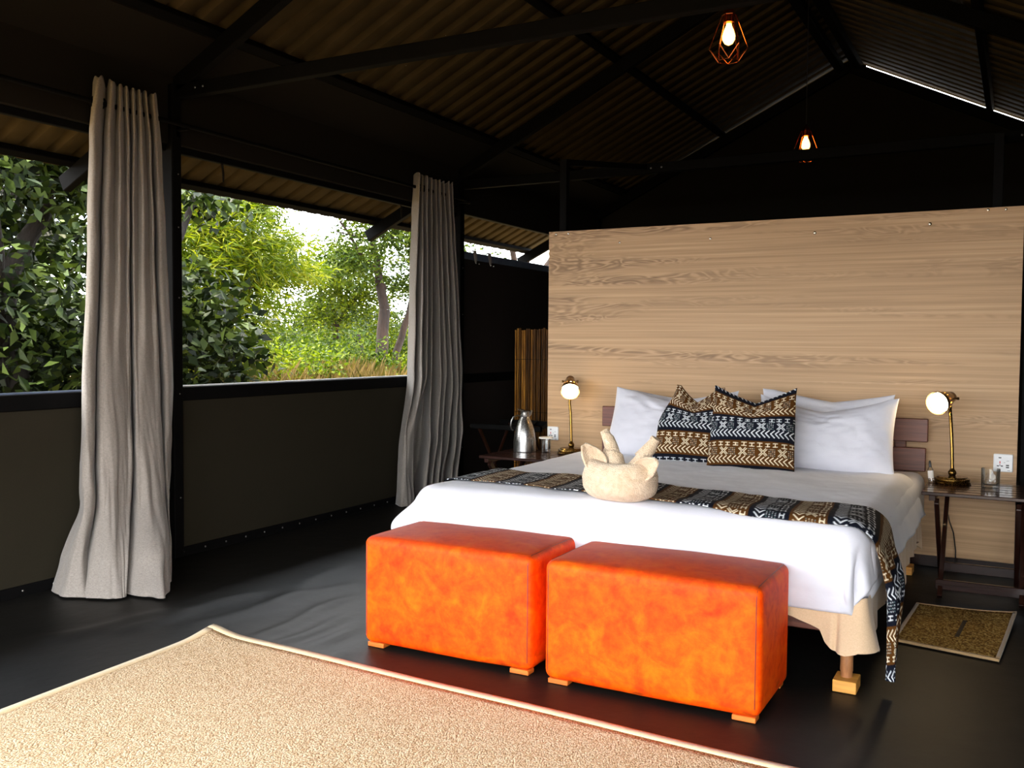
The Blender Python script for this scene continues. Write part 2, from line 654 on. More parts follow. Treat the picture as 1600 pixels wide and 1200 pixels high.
M['leaf_dark'] = leaf_mat('broad_dark_leaf', [(0.2, S(14, 22, 6)), (0.5, S(30, 44, 14)), (0.85, S(104, 120, 56))], 0.15)
M['leaf_yellow'] = leaf_mat('feathery_yellow_leaf', [(0.15, S(34, 52, 4)), (0.5, S(84, 100, 10)), (0.85, S(152, 150, 30))], 0.38)
M['leaf_mid'] = leaf_mat('mid_green_leaf', [(0.15, S(22, 36, 6)), (0.5, S(54, 72, 12)), (0.85, S(104, 114, 30))], 0.33)
M['leaf_bush'] = leaf_mat('bush_leaf', [(0.15, S(30, 46, 4)), (0.5, S(74, 90, 8)), (0.85, S(132, 138, 24))], 0.36)
M['leaf_far'] = leaf_mat('distant_leaf', [(0.15, S(22, 34, 14)), (0.5, S(40, 52, 22)), (0.85, S(72, 84, 38))], 0.3)
M['dry_grass'] = leaf_mat('dry_grass', [(0.15, S(74, 74, 26)), (0.5, S(124, 100, 56)), (0.85, S(160, 134, 90))], 0.3, 0.7)

# ================================================================== SETTING
RX, RA, SL = 2.715, 2.79, 0.49           # ridge x, roof underside height at x = 0, slope
Y0, Y1 = -0.90, 10.15                     # front and rear edge of the roof; unseen front part added to lower the daylight
XE = -0.95                               # eave
XR = 2 * RX                              # right wall


def roof_z(x):
    return RA + SL * (x if x <= RX else 2 * RX - x)


# ---- floor: wrinkled ground sheet
gx, gy = np.linspace(-0.03, XR + 0.03, 190), np.linspace(0.70, 10.0, 320)
GX, GY = np.meshgrid(gx, gy, indexing='ij')
GZ = 0.004 * fbm(GX * 2.2, GY * 1.4, 3, 2) - 0.003


def crease(Z, p, q, w, hgt):
    p, q = np.array(p), np.array(q)
    d = q - p
    L = np.linalg.norm(d)
    d /= L
    s = (GX - p[0]) * d[0] + (GY - p[1]) * d[1]
    n = -(GX - p[0]) * d[1] + (GY - p[1]) * d[0] + 0.02 * np.sin(s * 9)
    return Z + hgt * np.exp(-(n / w) ** 2) * sstep(-0.12, 0.1, s) * sstep(L + 0.12, L - 0.1, s)


for p, q, w, hh in (((1.46, 2.97), (1.42, 3.65), 0.035, 0.013), ((1.60, 2.95), (1.61, 3.41), 0.03, 0.012),
                    ((1.915, 2.92), (1.90, 3.14), 0.03, 0.012), ((0.89, 2.75), (0.94, 3.5), 0.05, 0.013),
                    ((0.70, 2.49), (0.87, 3.1), 0.06, 0.013), ((1.2, 3.3), (0.95, 4.2), 0.07, 0.013),
                    ((1.75, 3.0), (1.72, 3.3), 0.035, 0.009), ((1.1, 3.0), (1.25, 3.9), 0.05, 0.009)):
    GZ = crease(GZ, p, q, w, hh)
mx_ = 0.004                                                   # keep it flat under the furniture
GZ = np.where((GX > 1.88) & (GY > 3.0), np.minimum(GZ, 0.0), GZ)
GZ = np.where((GX > 1.2) & (GY < 2.95), np.minimum(GZ, 0.0), GZ)
struct('floor', grid(np.stack([GX, GY, GZ], -1)), M['ground_sheet'], 'black canvas ground sheet with shallow folds', True)
sub = struct('trim_1', box(-0.08, XR + 0.08, 0.6, 10.05, -0.16, -0.02), M['deck'], 'timber platform under the ground sheet')

# front deck where the tent opens
dk = sempty('trim_2', 'front deck of timber boards')
for k in range(16):
    y = 0.58 - k * 0.145
    mk('deck_board', box(-1.2, 7.0, y - 0.138, y, -0.06, -0.02, 0.004), M['deck'], dk)

# ---- outside ground
ex = np.linspace(-70, 40, 90)
ey = np.linspace(-30, 90, 90)
EX, EY = np.meshgrid(ex, ey, indexing='ij')
struct('ground', grid(np.stack([EX, EY, -0.35 + 0.35 * fbm(EX * 0.12, EY * 0.12, 11, 3)], -1)), M['soil'], 'dry earth of the bush outside', True)

# ---- left wall
wl_ = sempty('wall_left', 'dark canvas side wall below and beyond the window openings')
mk('canvas_panel', box(-0.03, 0.0, 0.8, 3.83, -0.05, 0.905), M['canvas'], wl_)
mk('canvas_panel', box(-0.03, 0.0, 3.87, 6.93, -0.05, 0.905), M['canvas'], wl_)
mk('canvas_panel', box(-0.03, 0.0, 7.0, 10.0, -0.05, 1.99), M['canvas_umber'], wl_)
mk('top_rail', box(-0.045, 0.012, 6.98, 10.0, 1.988, 2.052, 0.006), M['rail_grey'], wl_)
mk('middle_rail', box(-0.02, 0.012, 6.99, 10.0, 0.905, 0.985, 0.006), M['steel_black'], wl_)
mk('header_valance', box(-0.04, 0.015, 0.8, 10.0, 2.37, 2.785, 0.006), M['canvas_black'], wl_)

bb = struct('baseboard_left', box(-0.005, 0.014, 0.8, 10.0, -0.005, 0.05, 0.003), M['steel_black'], 'black batten along the foot of the canvas wall')
me_riv = None
riv_mat = simple('rivet_metal', S(150, 148, 142), None, 0.35, 1.0)
for k in range(30):
    y = 2.56 + 0.168 * k
    if me_riv is None:
        r0 = mk('rivet', dome((0, 0, 0), 0.006, (1, 0, 0)), riv_mat, bb, True)
        me_riv = r0.data
        r0.location = (0.014, y, 0.024)
    else:
        o = bpy.data.objects.new('rivet', me_riv)
        link(o, bb)
        o.location = (0.014, y, 0.024)

win_specs = (('window_1', 0.82, 3.83), ('window_2', 3.87, 6.95))
for nm, ya, yb in win_specs:
    w = sempty(nm, 'open window bay with black sill rail')
    mk('sill_rail', box(-0.05, 0.012, ya, yb, 0.905, 0.985, 0.005), M['steel_black'], w)
    mk('sill_cap', box(-0.062, -0.03, ya, yb, 0.985, 0.993), M['plastic'] if nm == 'window_2' else M['rail_grey'], w)  # sunlit and tree-shaded sill edges put into the cap colours
    mk('top_rail', box(-0.04, -0.005, ya, yb, 2.33, 2.372, 0.004), M['steel_black'], w)
for k, y in enumerate((0.80, 3.85, 6.965, 9.98)):
    t = struct('trim_%d' % (3 + k), box(-0.055, 0.045, y - 0.035, y + 0.035, 0.0, 2.70, 0.005), M['steel_black'],
               'black steel wall post')
    for z in (0.35, 0.95, 1.5, 1.9, 2.2):
        mk('bolt', dome((0.045, y + 0.008, z), 0.0045, (1, 0, 0)), riv_mat, t, True)

# ---- right wall and rear gable
struct('wall_right', box(XR, XR + 0.03, 0.8, 10.0, -0.1, 2.74), M['canvas'], 'dark canvas right side wall')
gab_l, gab_r = -0.012, -0.052
V = [(-0.03, 10.0, -0.1), (XR + 0.03, 10.0, -0.1), (XR + 0.03, 10.0, RA + gab_r), (RX + 0.15, 10.0, roof_z(RX + 0.15) + gab_r),
     (RX + 0.15, 10.0, roof_z(RX + 0.15) + gab_l), (RX, 10.0, roof_z(RX) + gab_l), (-0.03, 10.0, RA + gab_l)]
n = len(V)
V2 = V + [(x, y + 0.03, z) for x, y, z in V]
F = [tuple(range(n)), tuple(range(2 * n - 1, n - 1, -1))] + [(i, n + i, n + (i + 1) % n, (i + 1) % n) for i in range(n)]
struct('wall_back', (np.array(V2), F), M['canvas_black'], 'dark canvas gable at the rear of the tent')

fz = 2.15                                # lower edge of an added, unseen gable that cuts high sky light
V = [(-0.03, -0.35, fz), (XR + 0.03, -0.35, fz), (XR + 0.03, -0.35, RA - 0.02), (RX, -0.35, roof_z(RX) - 0.02), (-0.03, -0.35, RA - 0.02)]
n = len(V)
V2 = V + [(x, y + 0.03, z) for x, y, z in V]
F = [tuple(range(n)), tuple(range(2 * n - 1, n - 1, -1))] + [(i, n + i, n + (i + 1) % n, (i + 1) % n) for i in range(n)]
struct('front_sky_blocker', (np.array(V2), F), M['canvas_black'], 'added unseen dark canvas gable that blocks high sky light at the open front')

# ---- roof: corrugated sheets on purlins and rafters
ceil = sempty('ceiling', 'pitched roof of corrugated sheets on black steel')
PITCH = 0.1715
prof = [(0.0, 0.0), (0.098, 0.0), (0.114, 0.034), (0.146, 0.034), (0.162, 0.0)]


def sheet_mesh(side):
    pts = []
    for k in range(4):
        for (d, hgt) in prof:
            pts.append((k * PITCH + d, hgt))
    pts.append((4 * PITCH, 0.0))
    xs = np.linspace(XE, RX - 0.02, 5)
    P = np.zeros((len(pts), len(xs), 3))
    for i, (d, hgt) in enumerate(pts):
        for j, x in enumerate(xs):
            X = x if side < 0 else 2 * RX - x
            P[i, j] = (X, d, RA + SL * x + hgt)
    V, F = grid(P)
    if side < 0:
        F = F[:, ::-1]
    return V, F


for side in (-1, 1):
    first = None
    y = Y0
    while y < Y1 - 0.1:
        if first is None:
            o = mk('roof_sheet', sheet_mesh(side), M['roof'], ceil)
            first = o.data
        else:
            o = bpy.data.objects.new('roof_sheet', first)
            link(o, ceil)
        o.location = (0, y, 0)
        y += 4 * PITCH
mk('ridge_cap', cat(bar((RX - 0.09, Y0, RA + SL * RX - 0.09 * SL + 0.045), (RX - 0.09, Y1, RA + SL * RX - 0.09 * SL + 0.045), 0.22, 0.004, (-SL, 0, 1)),
                    bar((RX + 0.09, Y0, RA + SL * RX - 0.09 * SL + 0.045), (RX + 0.09, Y1, RA + SL * RX - 0.09 * SL + 0.045), 0.22, 0.004, (SL, 0, 1))),
   M['roof'], ceil)


def purlin(x):
    z = roof_z(x) - 0.024
    s = -SL if x < RX else SL
    mk('purlin', bar((x, Y0 + 0.02, z), (x, Y1 - 0.15, z), 0.062, 0.044, (s, 0, 1), 0.004), M['steel_black'], ceil)


for x in (-0.86, 0.36, 1.45, 2 * RX - 1.45, 2 * RX - 0.36, XR + 0.86):
    purlin(x)
for s in (-1, 1):
    x = RX + s * 0.085
    z = roof_z(x) - 0.05
    mk('ridge_purlin', box(x - 0.04, x + 0.04, Y0 + 0.02, Y1 - 0.15, z - 0.045, z + 0.03, 0.004), M['steel_black'], ceil)
for y in (0.80, 3.88, 6.98, 9.93):
    for s in (-1, 1):
        f = lambda x: x if s < 0 else 2 * RX - x
        xa, xb = -0.97, RX - 0.005
        mk('rafter', bar((f(xa), y, RA + SL * xa - 0.098), (f(xb), y, RA + SL * xb - 0.098), 0.055, 0.10, (-SL if s < 0 else SL, 0, 1), 0.004),
           M['steel_black'], ceil)
for y, z in ((3.88, 2.665), (6.98, 2.605)):
    t = mk('tie_beam', bar((0.0, y, z), (XR, y, z + 0.015), 0.055, 0.075, (0, 0, 1), 0.004), M['steel_black'], ceil)
for s in (-1, 1):
    f = lambda x: x if s < 0 else 2 * RX - x
    xa, xb = 0.02, 0.34
    c = -0.052
    za, zb = RA + SL * xa + c, RA + SL * xb + c
    P = np.array([[[f(xa), 0.82, za], [f(xb), 0.82, zb]], [[f(xa), 9.97, za], [f(xb), 9.97, zb]]])
    V = np.vstack([P.reshape(-1, 3), P.reshape(-1, 3) + [0, 0, 0.012]])
    mk('canvas_lining', (V, [(0, 1, 3, 2), (4, 6, 7, 5), (0, 4, 5, 1), (2, 3, 7, 6), (0, 2, 6, 4), (1, 5, 7, 3)]), M['canvas_black'], ceil)
# bolts on the tie beams near the posts of the wooden wall
for x in (1.745, 1.83, 4.11, 4.26):
    mk('bolt', dome((x, 6.952, 2.605 + 0.003 * x), 0.008, (0, -1, 0)), riv_mat, ceil, True)
for x in (0.19, 0.25):
    mk('bolt', dome((x, 3.85, 2.668), 0.006, (0, -1, 0)), riv_mat, ceil, True)

# ---- oak laminate wall behind the bed
wp = sempty('wall_headboard', 'pale oak laminate wall behind the bed, topped by a black frame')
PX0, PX1, PY = 1.442, 4.285, 5.80
mk('laminate_board', box(PX0, PX1, PY, PY + 0.03, 0.068, 2.012, 0.001), M['oak'], wp)
mk('kickboard', box(PX0 + 0.02, PX1 + 0.3, PY + 0.028, PY + 0.05, 0.0, 0.075), M['darkwood'], wp)
mk('frame_post', box(1.505, 1.555, PY + 0.03, PY + 0.08, 0.0, 2.50, 0.003), M['steel_black'], wp)
mk('frame_post', box(4.13, 4.18, PY + 0.03, PY + 0.08, 0.0, 2.42, 0.003), M['steel_black'], wp)
mk('frame_post', box(4.30, 4.35, PY + 0.005, PY + 0.055, 0.0, 1.98, 0.003), M['steel_black'], wp)
mk('brace', bar((1.53, PY + 0.07, 2.485), (1.70, 6.95, 2.62), 0.03, 0.04, (0, 0, 1)), M['steel_black'], wp)
mk('brace', bar((4.155, PY + 0.07, 2.40), (4.155, 6.95, 2.60), 0.03, 0.04, (0, 0, 1)), M['steel_black'], wp)
chrome = simple('screw_chrome', S(230, 228, 222), None, 0.2, 1.0)
for x, z, r in ((1.495, 1.994, .008), (1.586, 1.994, .008), (1.956, 1.918, .008), (2.563, 1.915, .009), (3.194, 1.92, .011),
                (3.82, 1.939, .011), (4.11, 2.0, .008), (4.197, 1.998, .008)):
    mk('screw', dome((x, PY, z), r, (0, -1, 0)), chrome, wp, True)

# ================================================================== FURNITURE
def rbox(x0, x1, y0, y1, z0, z1, r, n=10, puff=(0, 0, 0), seed=None, wr=0.0):
    """soft rounded box as one welded-looking mesh of six grids"""
    c = np.array([(x0 + x1) / 2, (y0 + y1) / 2, (z0 + z1) / 2])
    hf = np.array([(x1 - x0) / 2, (y1 - y0) / 2, (z1 - z0) / 2])
    parts = []
    t0 = np.linspace(-1, 1, n)
    for a in range(3):
        b, d = (a + 1) % 3, (a + 2) % 3

        def ticks(k):
            e = r / hf[k]
            e = min(e, 0.9)
            return np.concatenate([-1 + e * (1 - np.cos(np.linspace(0, PI / 2, 5)))[:-1] * 1.0, np.linspace(-1 + e, 1 - e, n),
                                   1 - e * (1 - np.cos(np.linspace(PI / 2, 0, 5)))[1:]])
        tb, td = ticks(b), ticks(d)
        B, D = np.meshgrid(tb, td, indexing='ij')
        for s in (-1, 1):
            P = np.zeros(B.shape + (3,))
            P[..., a] = s * hf[a]
            P[..., b] = B * hf[b]
            P[..., d] = D * hf[d]
            inner = np.clip(P, -(hf - r), hf - r)
            dv = P - inner
            L = np.linalg.norm(dv, axis=-1, keepdims=True)
            Q = inner + dv / np.maximum(L, 1e-9) * r
            q = Q / hf
            for k in range(3):
                o1, o2 = (k + 1) % 3, (k + 2) % 3
                Q[..., k] += puff[k] * q[..., k] * (1 - q[..., o1] ** 2) * (1 - q[..., o2] ** 2)
            if seed is not None:
                Q[..., 2] += wr * fbm(Q[..., 0] * 7 + Q[..., 2] * 3, Q[..., 1] * 7 - Q[..., 2] * 4, seed)
            V, F = grid(Q + c)
            parts.append((V, F if s > 0 else F[:, ::-1]))
    Vs, Fs, k = [], [], 0
    for V, F in parts:
        Vs.append(V)
        Fs.append(F + k)
        k += len(V)
    return np.vstack(Vs), np.vstack(Fs)


# ---- two orange ottomans
def ottoman(x0, x1, y0, y1, hgt, label, skew=0.0):
    t = thing('ottoman', label, 'ottoman', ((x0 + x1) / 2, (y0 + y1) / 2, 0), 'orange leather ottomans at the bed foot')
    V, F = rbox(x0, x1, y0, y1, 0.016, hgt - 0.003, 0.032, 12, (0.003, 0.005, 0.016), int(x0 * 10), 0.004)
    V[:, 1] += skew * (V[:, 0] - x0)
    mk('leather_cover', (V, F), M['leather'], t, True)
    for s, xe in ((-1, x0), (1, x1)):
        xs = xe - s * 0.018
        dy = skew * (xs - x0)
        zt, r = hgt - 0.0055, 0.034
        loop = [(xs, y0 + dy + .0025, 0.05), (xs, y0 + dy + .0025, zt - r), (xs, y0 + dy + .011, zt - .012), (xs, y0 + dy + r, zt), (xs, (y0 + y1) / 2 + dy, zt + .001),
                (xs, y1 + dy - r, zt), (xs, y1 + dy - .011, zt - .012), (xs, y1 + dy - .0025, zt - r), (xs, y1 + dy - .0025, 0.05)]
        mk('seam_piping', tube(loop, 0.0018, 6), M['stitch'], t, True)
    for xa in (x0 + 0.016, x1 - 0.096):
        for ya in (y0 + 0.010, y1 - 0.06):
            dy = skew * (xa - x0)
            mk('foot', box(xa, xa + 0.08, ya + dy, ya + dy + 0.05, 0.0, 0.018, 0.002), M['orange_wood'], t)
    return t


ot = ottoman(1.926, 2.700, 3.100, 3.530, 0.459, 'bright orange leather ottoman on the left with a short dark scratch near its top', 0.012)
mk('scratch', tube([(2.205, 3.1045, 0.395), (2.212, 3.103, 0.412), (2.224, 3.1045, 0.430), (2.233, 3.108, 0.437)], [0.0006, 0.0016, 0.0014, 0.0006], 5), simple('dark_scuff', S(70, 24, 8), None, 0.7), ot)
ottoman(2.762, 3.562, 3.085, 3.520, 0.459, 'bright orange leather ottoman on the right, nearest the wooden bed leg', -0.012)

# ---- bed
BX0, BX1, BYF, BYH, BZ = 1.87, 3.81, 3.545, 5.70, 0.585
bed = thing('bed', 'wide double bed with white mattress, beige skirt and brown slatted headboard', 'bed', ((BX0 + BX1) / 2, 4.6, 0))
mk('mattress', rbox(BX0 + 0.035, BX1 + 0.03, BYF + 0.06, BYH - 0.005, 0.30, 0.555, 0.06, 12, (0, 0, 0.012), 5, 0.004), M['white'], bed, True)
mk('bed_base', box(BX0 + 0.05, BX1 - 0.03, BYF + 0.06, BYH - 0.02, 0.19, 0.30, 0.004), M['headboard'], bed)
for x in (1.95, 3.755):
    for y in (3.585, 5.60):
        mk('leg', lathe([(0.021, 0.043), (0.021, 0.060), (0.023, 0.066), (0.0225, 0.10), (0.025, 0.19)], 14, (x, y, 0)), M['leg'], bed, True)
for x in (2.0, 3.70):
    mk('headboard_post', box(x - 0.03, x + 0.03, BYH + 0.035, BYH + 0.06, 0.19, 0.84, 0.004), M['headboard'], bed)
for za, zb, xe in ((0.553, 0.684, 3.836), (0.718, 0.848, 3.845)):
    mk('headboard_slat', box(1.885, xe, BYH + 0.008, BYH + 0.036, za, zb, 0.004), M['headboard'], bed)


def skirt():
    pts, zb = [], []
    for x in np.linspace(1.90, 3.50, 60):
        pts.append((x, 3.548))
        zb.append(0.22)
    for x in np.linspace(3.51, 3.795, 60):
        pts.append((x, 3.545))
    zb += list(np.interp(np.linspace(3.51, 3.795, 60), [3.51, 3.57, 3.665, 3.685, 3.72, 3.76, 3.795], [0.258, 0.250, 0.215, 0.175, 0.150, 0.146, 0.155]))
    for a in np.linspace(0, PI / 2, 14)[1:-1]:
        pts.append((3.795 + 0.03 * math.sin(a), 3.575 - 0.03 * math.cos(a)))
        zb.append(0.160)
    ys = np.linspace(3.58, 5.62, 150)
    for y in ys:
        pts.append((3.825, y))
    zb += list(0.165 + 0.045 * np.sin(ys * 5.1) + 0.02 * np.sin(ys * 13))
    pts, zb = np.array(pts), np.array(zb)
    T = np.gradient(pts, axis=0)
    T /= np.linalg.norm(T, axis=1)[:, None]
    N = np.stack([T[:, 1], -T[:, 0]], 1)
    s = np.concatenate([[0], np.cumsum(np.linalg.norm(np.diff(pts, axis=0), axis=1))])
    ts = np.linspace(0, 1, 16)
    P = np.zeros((len(pts), len(ts), 3))
    s0 = s[120]
    corner = np.exp(-((s - s0) / 0.12) ** 2)
    for j, t in enumerate(ts):
        off = (0.010 * np.sin(s * 38 + 0.6) + 0.012 * fbm(s * 6, np.full_like(s, 0.2), 4)) * t + 0.055 * corner * t ** 1.4 \
            - 0.022 * t * np.exp(-((s - s0 + 0.075) / 0.010) ** 2)
        P[:, j, 0] = pts[:, 0] + N[:, 0] * off
        P[:, j, 1] = pts[:, 1] + N[:, 1] * off
        P[:, j, 2] = 0.345 + (zb - 0.345) * t
    return grid(P)


mk('bed_skirt', skirt(), M['skirt'], bed, True)

for x, y, lab in ((3.757, 3.585, 'pine block under the front right bed leg'), (3.755, 5.60, 'pine block under the rear right bed leg by the wall')):
    o = mk('riser_block', box(x - 0.041, x + 0.041, y - 0.062, y + 0.045, 0.0, 0.043, 0.002), M['block'])
    tag(o, lab, 'block')


def drape(a, b, off=0.0, fold=True, r=0.075):
    """cloth coordinates (a across from the middle, b from the foot edge towards the head) laid over the bed"""
    hw = (BX1 - BX0) / 2 - r
    cx = (BX0 + BX1) / 2
    da = np.maximum(0, np.abs(a) - hw)
    db = np.maximum(0, r - b)
    d = (da ** 3 + db ** 3) ** (1 / 3.0)
    h = np.hypot(da, db) + 1e-9
    ux, uy = np.sign(a) * da / h, -db / h
    arc = r * PI / 2
    R = r + off
    inn = d < arc
    flr = np.where((a > 0) & (da > db), 0.10 + 0.26 * sstep(0.35, 1.3, b), 0.10)
    hz = np.where(inn, R * np.sin(d / r), R + flr * np.minimum(d - arc, 0.17))
    dr = np.where(inn, R * (1 - np.cos(d / r)), R + (d - arc) * 0.995)
    if fold:
        ang = np.degrees(np.arctan2(da, db + 1e-9))
        hz = hz * (1 - 0.38 * np.exp(-((ang - 38) / 11) ** 2) * sstep(0.08, 0.25, d) + 0.10 * np.exp(-((ang - 62) / 12) ** 2) * sstep(0.08, 0.3, d))
    x = cx + np.clip(a, -hw, hw) + ux * hz
    y = BYF + np.maximum(b, r) + uy * hz
    z = BZ + off - dr
    return x, y, z


def duvet():
    a = np.linspace(-1.132, 1.145, 240)
    b = np.linspace(-0.262, 1.80, 200)
    A, B = np.meshgrid(a, b, indexing='ij')
    # hems are not ruler straight
    x, y, z = drape(A, B)
    top = sstep(0.0, 0.25, B) * sstep(1.0, 0.8, np.abs(A))
    z = z + top * (0.014 * fbm(A * 2.3, B * 2.3, 21) + 0.006 * fbm(A * 9, B * 9, 22)) + 0.016 * np.exp(-((B - 0.12) / 0.14) ** 2) * (1 - 0.6 * np.abs(A))
    foot = sstep(0.05, -0.08, B)
    lf_ = sstep(-0.86, -1.13, A) * sstep(0.75, 0.0, B)
    x = x - 0.11 * lf_ * sstep(0.56, 0.36, z)
    z = z + 0.03 * lf_
    y = y - foot * (0.022 * np.sin((B + 0.26) * 9) + 0.016 * fbm(A * 2.2 + B * 3, B * 17 - A * 2, 23) + 0.016 * fbm(A * 11, B * 6 + A * 3, 27) * sstep(0.5, 1.0, np.abs(A)))
    side = sstep(0.92, 1.02, np.abs(A)) * sstep(-0.05, 0.2, B)
    x = x + np.sign(A) * side * (0.012 * fbm(B * 5, A * 4, 24) + 0.006)
    z = z + side * 0.03 * fbm(B * 3.2, A * 0 + 0.4, 25) * sstep(0.95, 1.12, np.abs(A))
    head = sstep(1.7, 1.8, B)
    z = z - 0.018 * head
    return grid(np.stack([x, y, z], -1))


dv = mk('duvet', duvet(), M['white'], None, True)
tag(dv, 'smooth white duvet spread over the bed and hanging over its foot', 'duvet')
so = dv.modifiers.new('thickness', 'SOLIDIFY')
so.thickness = 0.022
so.offset = 0.0

# ---- the printed cloth: brown and navy bands of I shapes, crosses, dots and chevrons
PB = 0.150


def make_print(wid, hgt, seed=1, res=0.0016, scale=1.0):
    r = random.Random(seed)
    nx, ny = int(wid / res) + 1, int(hgt / res) + 1
    img = np.zeros((ny, nx, 3), np.float32)
    brown, navy = np.array(S(80, 47, 10)[:3]), np.array(S(13, 16, 28)[:3])
    cream, pale = np.array(S(244, 228, 196)[:3]), np.array(S(232, 236, 240)[:3])
    teal = np.array(S(120, 150, 150)[:3])
    YY = (np.arange(ny) * res)[:, None]
    band = np.floor(YY / PB).astype(int)
    img[:] = np.where((band % 2 == 0)[..., None], brown, navy)
    ed = np.abs((YY / PB) % 1.0)
    img[:] = np.where(((ed < 0.03) | (ed > 0.97))[..., None], navy * 0.8, img)

    def stroke(x0, y0, x1, y1, w, col):
        x0, x1 = x0 / res, x1 / res
        y0, y1 = y0 / res, y1 / res
        w = w / res
        xa, xb = int(max(0, min(x0, x1) - w - 1)), int(min(nx, max(x0, x1) + w + 2))
        ya, yb = int(max(0, min(y0, y1) - w - 1)), int(min(ny, max(y0, y1) + w + 2))
        if xa >= xb or ya >= yb: return
        Y, X = np.mgrid[ya:yb, xa:xb]
        dx, dy = x1 - x0, y1 - y0
        L2 = dx * dx + dy * dy + 1e-9
        t = np.clip(((X - x0) * dx + (Y - y0) * dy) / L2, 0, 1)
        d = np.hypot(X - x0 - t * dx, Y - y0 - t * dy)
        al = np.clip(w / 2 - d + 0.5, 0, 1)[..., None]
        img[ya:yb, xa:xb] = img[ya:yb, xa:xb] * (1 - al) + col * al

    for k in range(int(hgt / PB) + 1):
        y = k * PB
        c = cream if k % 2 == 0 else pale
        j = lambda s=0.002: r.uniform(-s, s)
        # band read from its top edge downwards (v grows upwards)
        def yv(f): return y + PB * (1 - f)
        x = r.uniform(-0.02, 0)
        while x < wid:
            ww = 0.024 + j(0.003)
            h0, h1 = yv(0.11) + j(), yv(0.225) + j()
            stroke(x, h0, x + ww, h0 + j(), 0.0035, c)
            stroke(x, h1, x + ww, h1 + j(), 0.0035, c)
            stroke(x + ww / 2, h0, x + ww / 2, h1, 0.0040, c)
            x += 0.041 + j(0.004)
        x = r.uniform(-0.06, -0.02)
        m = yv(0.44)
        while x < wid:
            s = 0.021
            cx = x + 0.025
            for sx, sy in ((1, 1), (1, -1), (-1, 1), (-1, -1)):
                stroke(cx + sx * 0.006, m + sy * 0.001, cx + sx * s, m + sy * s * 0.78, 0.0035, c)
                stroke(cx + sx * 0.001, m + sy * 0.006, cx + sx * s * 0.66, m + sy * s, 0.0035, c)
            for p in range(4):
                for q in range(4):
                    px, py = x + 0.056 + p * 0.0095, m - 0.017 + q * 0.0112
                    stroke(px, py, px + 0.0005, py, 0.0036, c if (p + q) % 3 else teal)
            x += 0.102 + j(0.004)
        x = -0.02
        while x < wid:
            t0, t1 = yv(0.62) + j(0.001), yv(0.88) + j(0.001)
            md = (t0 + t1) / 2 + 0.002
            stroke(x + 0.019, t0, x, md, 0.0044, c)
            stroke(x, md, x + 0.021, t1, 0.0044, c)
            x += 0.0245 + j(0.002)
    return img


def sample(img, u, v, res=0.0016):
    ny, nx = img.shape[:2]
    i = np.clip(np.asarray(u) / res, 0, nx - 1.001)
    k = np.clip(np.asarray(v) / res, 0, ny - 1.001)
    i0, k0 = i.astype(int), k.astype(int)
    fi, fk = (i - i0)[..., None], (k - k0)[..., None]
    return (img[k0, i0] * (1 - fi) + img[k0, i0 + 1] * fi) * (1 - fk) + (img[k0 + 1, i0] * (1 - fi) + img[k0 + 1, i0 + 1] * fi) * fk


def paint(o, rgb):
    at = o.data.attributes.new('print', 'FLOAT_COLOR', 'POINT')
    c = np.ones((len(rgb), 4), np.float32)
    c[:, :3] = rgb
    at.data.foreach_set('color', c.ravel())


# ---- runner
def runner():
    th = math.radians(-7.5)
    s = np.linspace(-1.10, 1.52, 900)          # along, 0 at the bed's middle
    t = np.linspace(-0.235, 0.235, 150)        # across, + towards the head
    Sg, Tg = np.meshgrid(s, t, indexing='ij')
    hang = np.maximum(0, Sg - 0.93)
    k = sstep(0.16, 0.60, hang) ** 1.2
    Tn = np.where(True, -0.235 + (Tg + 0.235) * (1 - 0.90 * k), Tg)
    b0 = 0.335
    Aa = Sg * math.cos(th) - Tn * math.sin(th) * 0.4
    Bb = b0 + Sg * math.sin(th) * 1.0 + Tn
    Bb = np.where(hang > 0, b0 + (0.93) * math.sin(th) + Tn + 0.05 * hang, Bb)
    x, y, z = drape(Aa, np.maximum(Bb, 0.03), 0.012, False)
    z += sstep(1.0, 0.8, np.abs(Aa)) * (0.014 * fbm(Aa * 2.3, Bb * 2.3, 21) + 0.006 * fbm(Aa * 9, Bb * 9, 22)) \
        + 0.016 * np.exp(-((Bb - 0.12) / 0.14) ** 2) * (1 - 0.6 * np.abs(Aa)) + 0.010
    x = x + 0.028 * sstep(-0.06, 0.10, Sg - 0.93) + sstep(0.05, 0.3, hang) * (0.014 * np.sin(Tg * 42 + hang * 5) + 0.034) + 0.006 * sstep(-0.9, -1.0, Sg) * 0
    img = make_print(0.48, 2.75, 5)
    skew = 0.16 * Tg
    rgb = sample(img, Tg + 0.235, Sg + 1.12 + skew)
    return grid(np.stack([x, y, z], -1)), rgb.reshape(-1, 3)


(VF, rgb) = runner()
rn = mk('bed_runner', VF, M['print'], None, True)
paint(rn, rgb)
tag(rn, 'brown and navy patterned runner across the bed foot, trailing to the floor on the right', 'bed runner')
so = rn.modifiers.new('thickness', 'SOLIDIFY')
so.thickness = 0.004
so.offset = 1.0


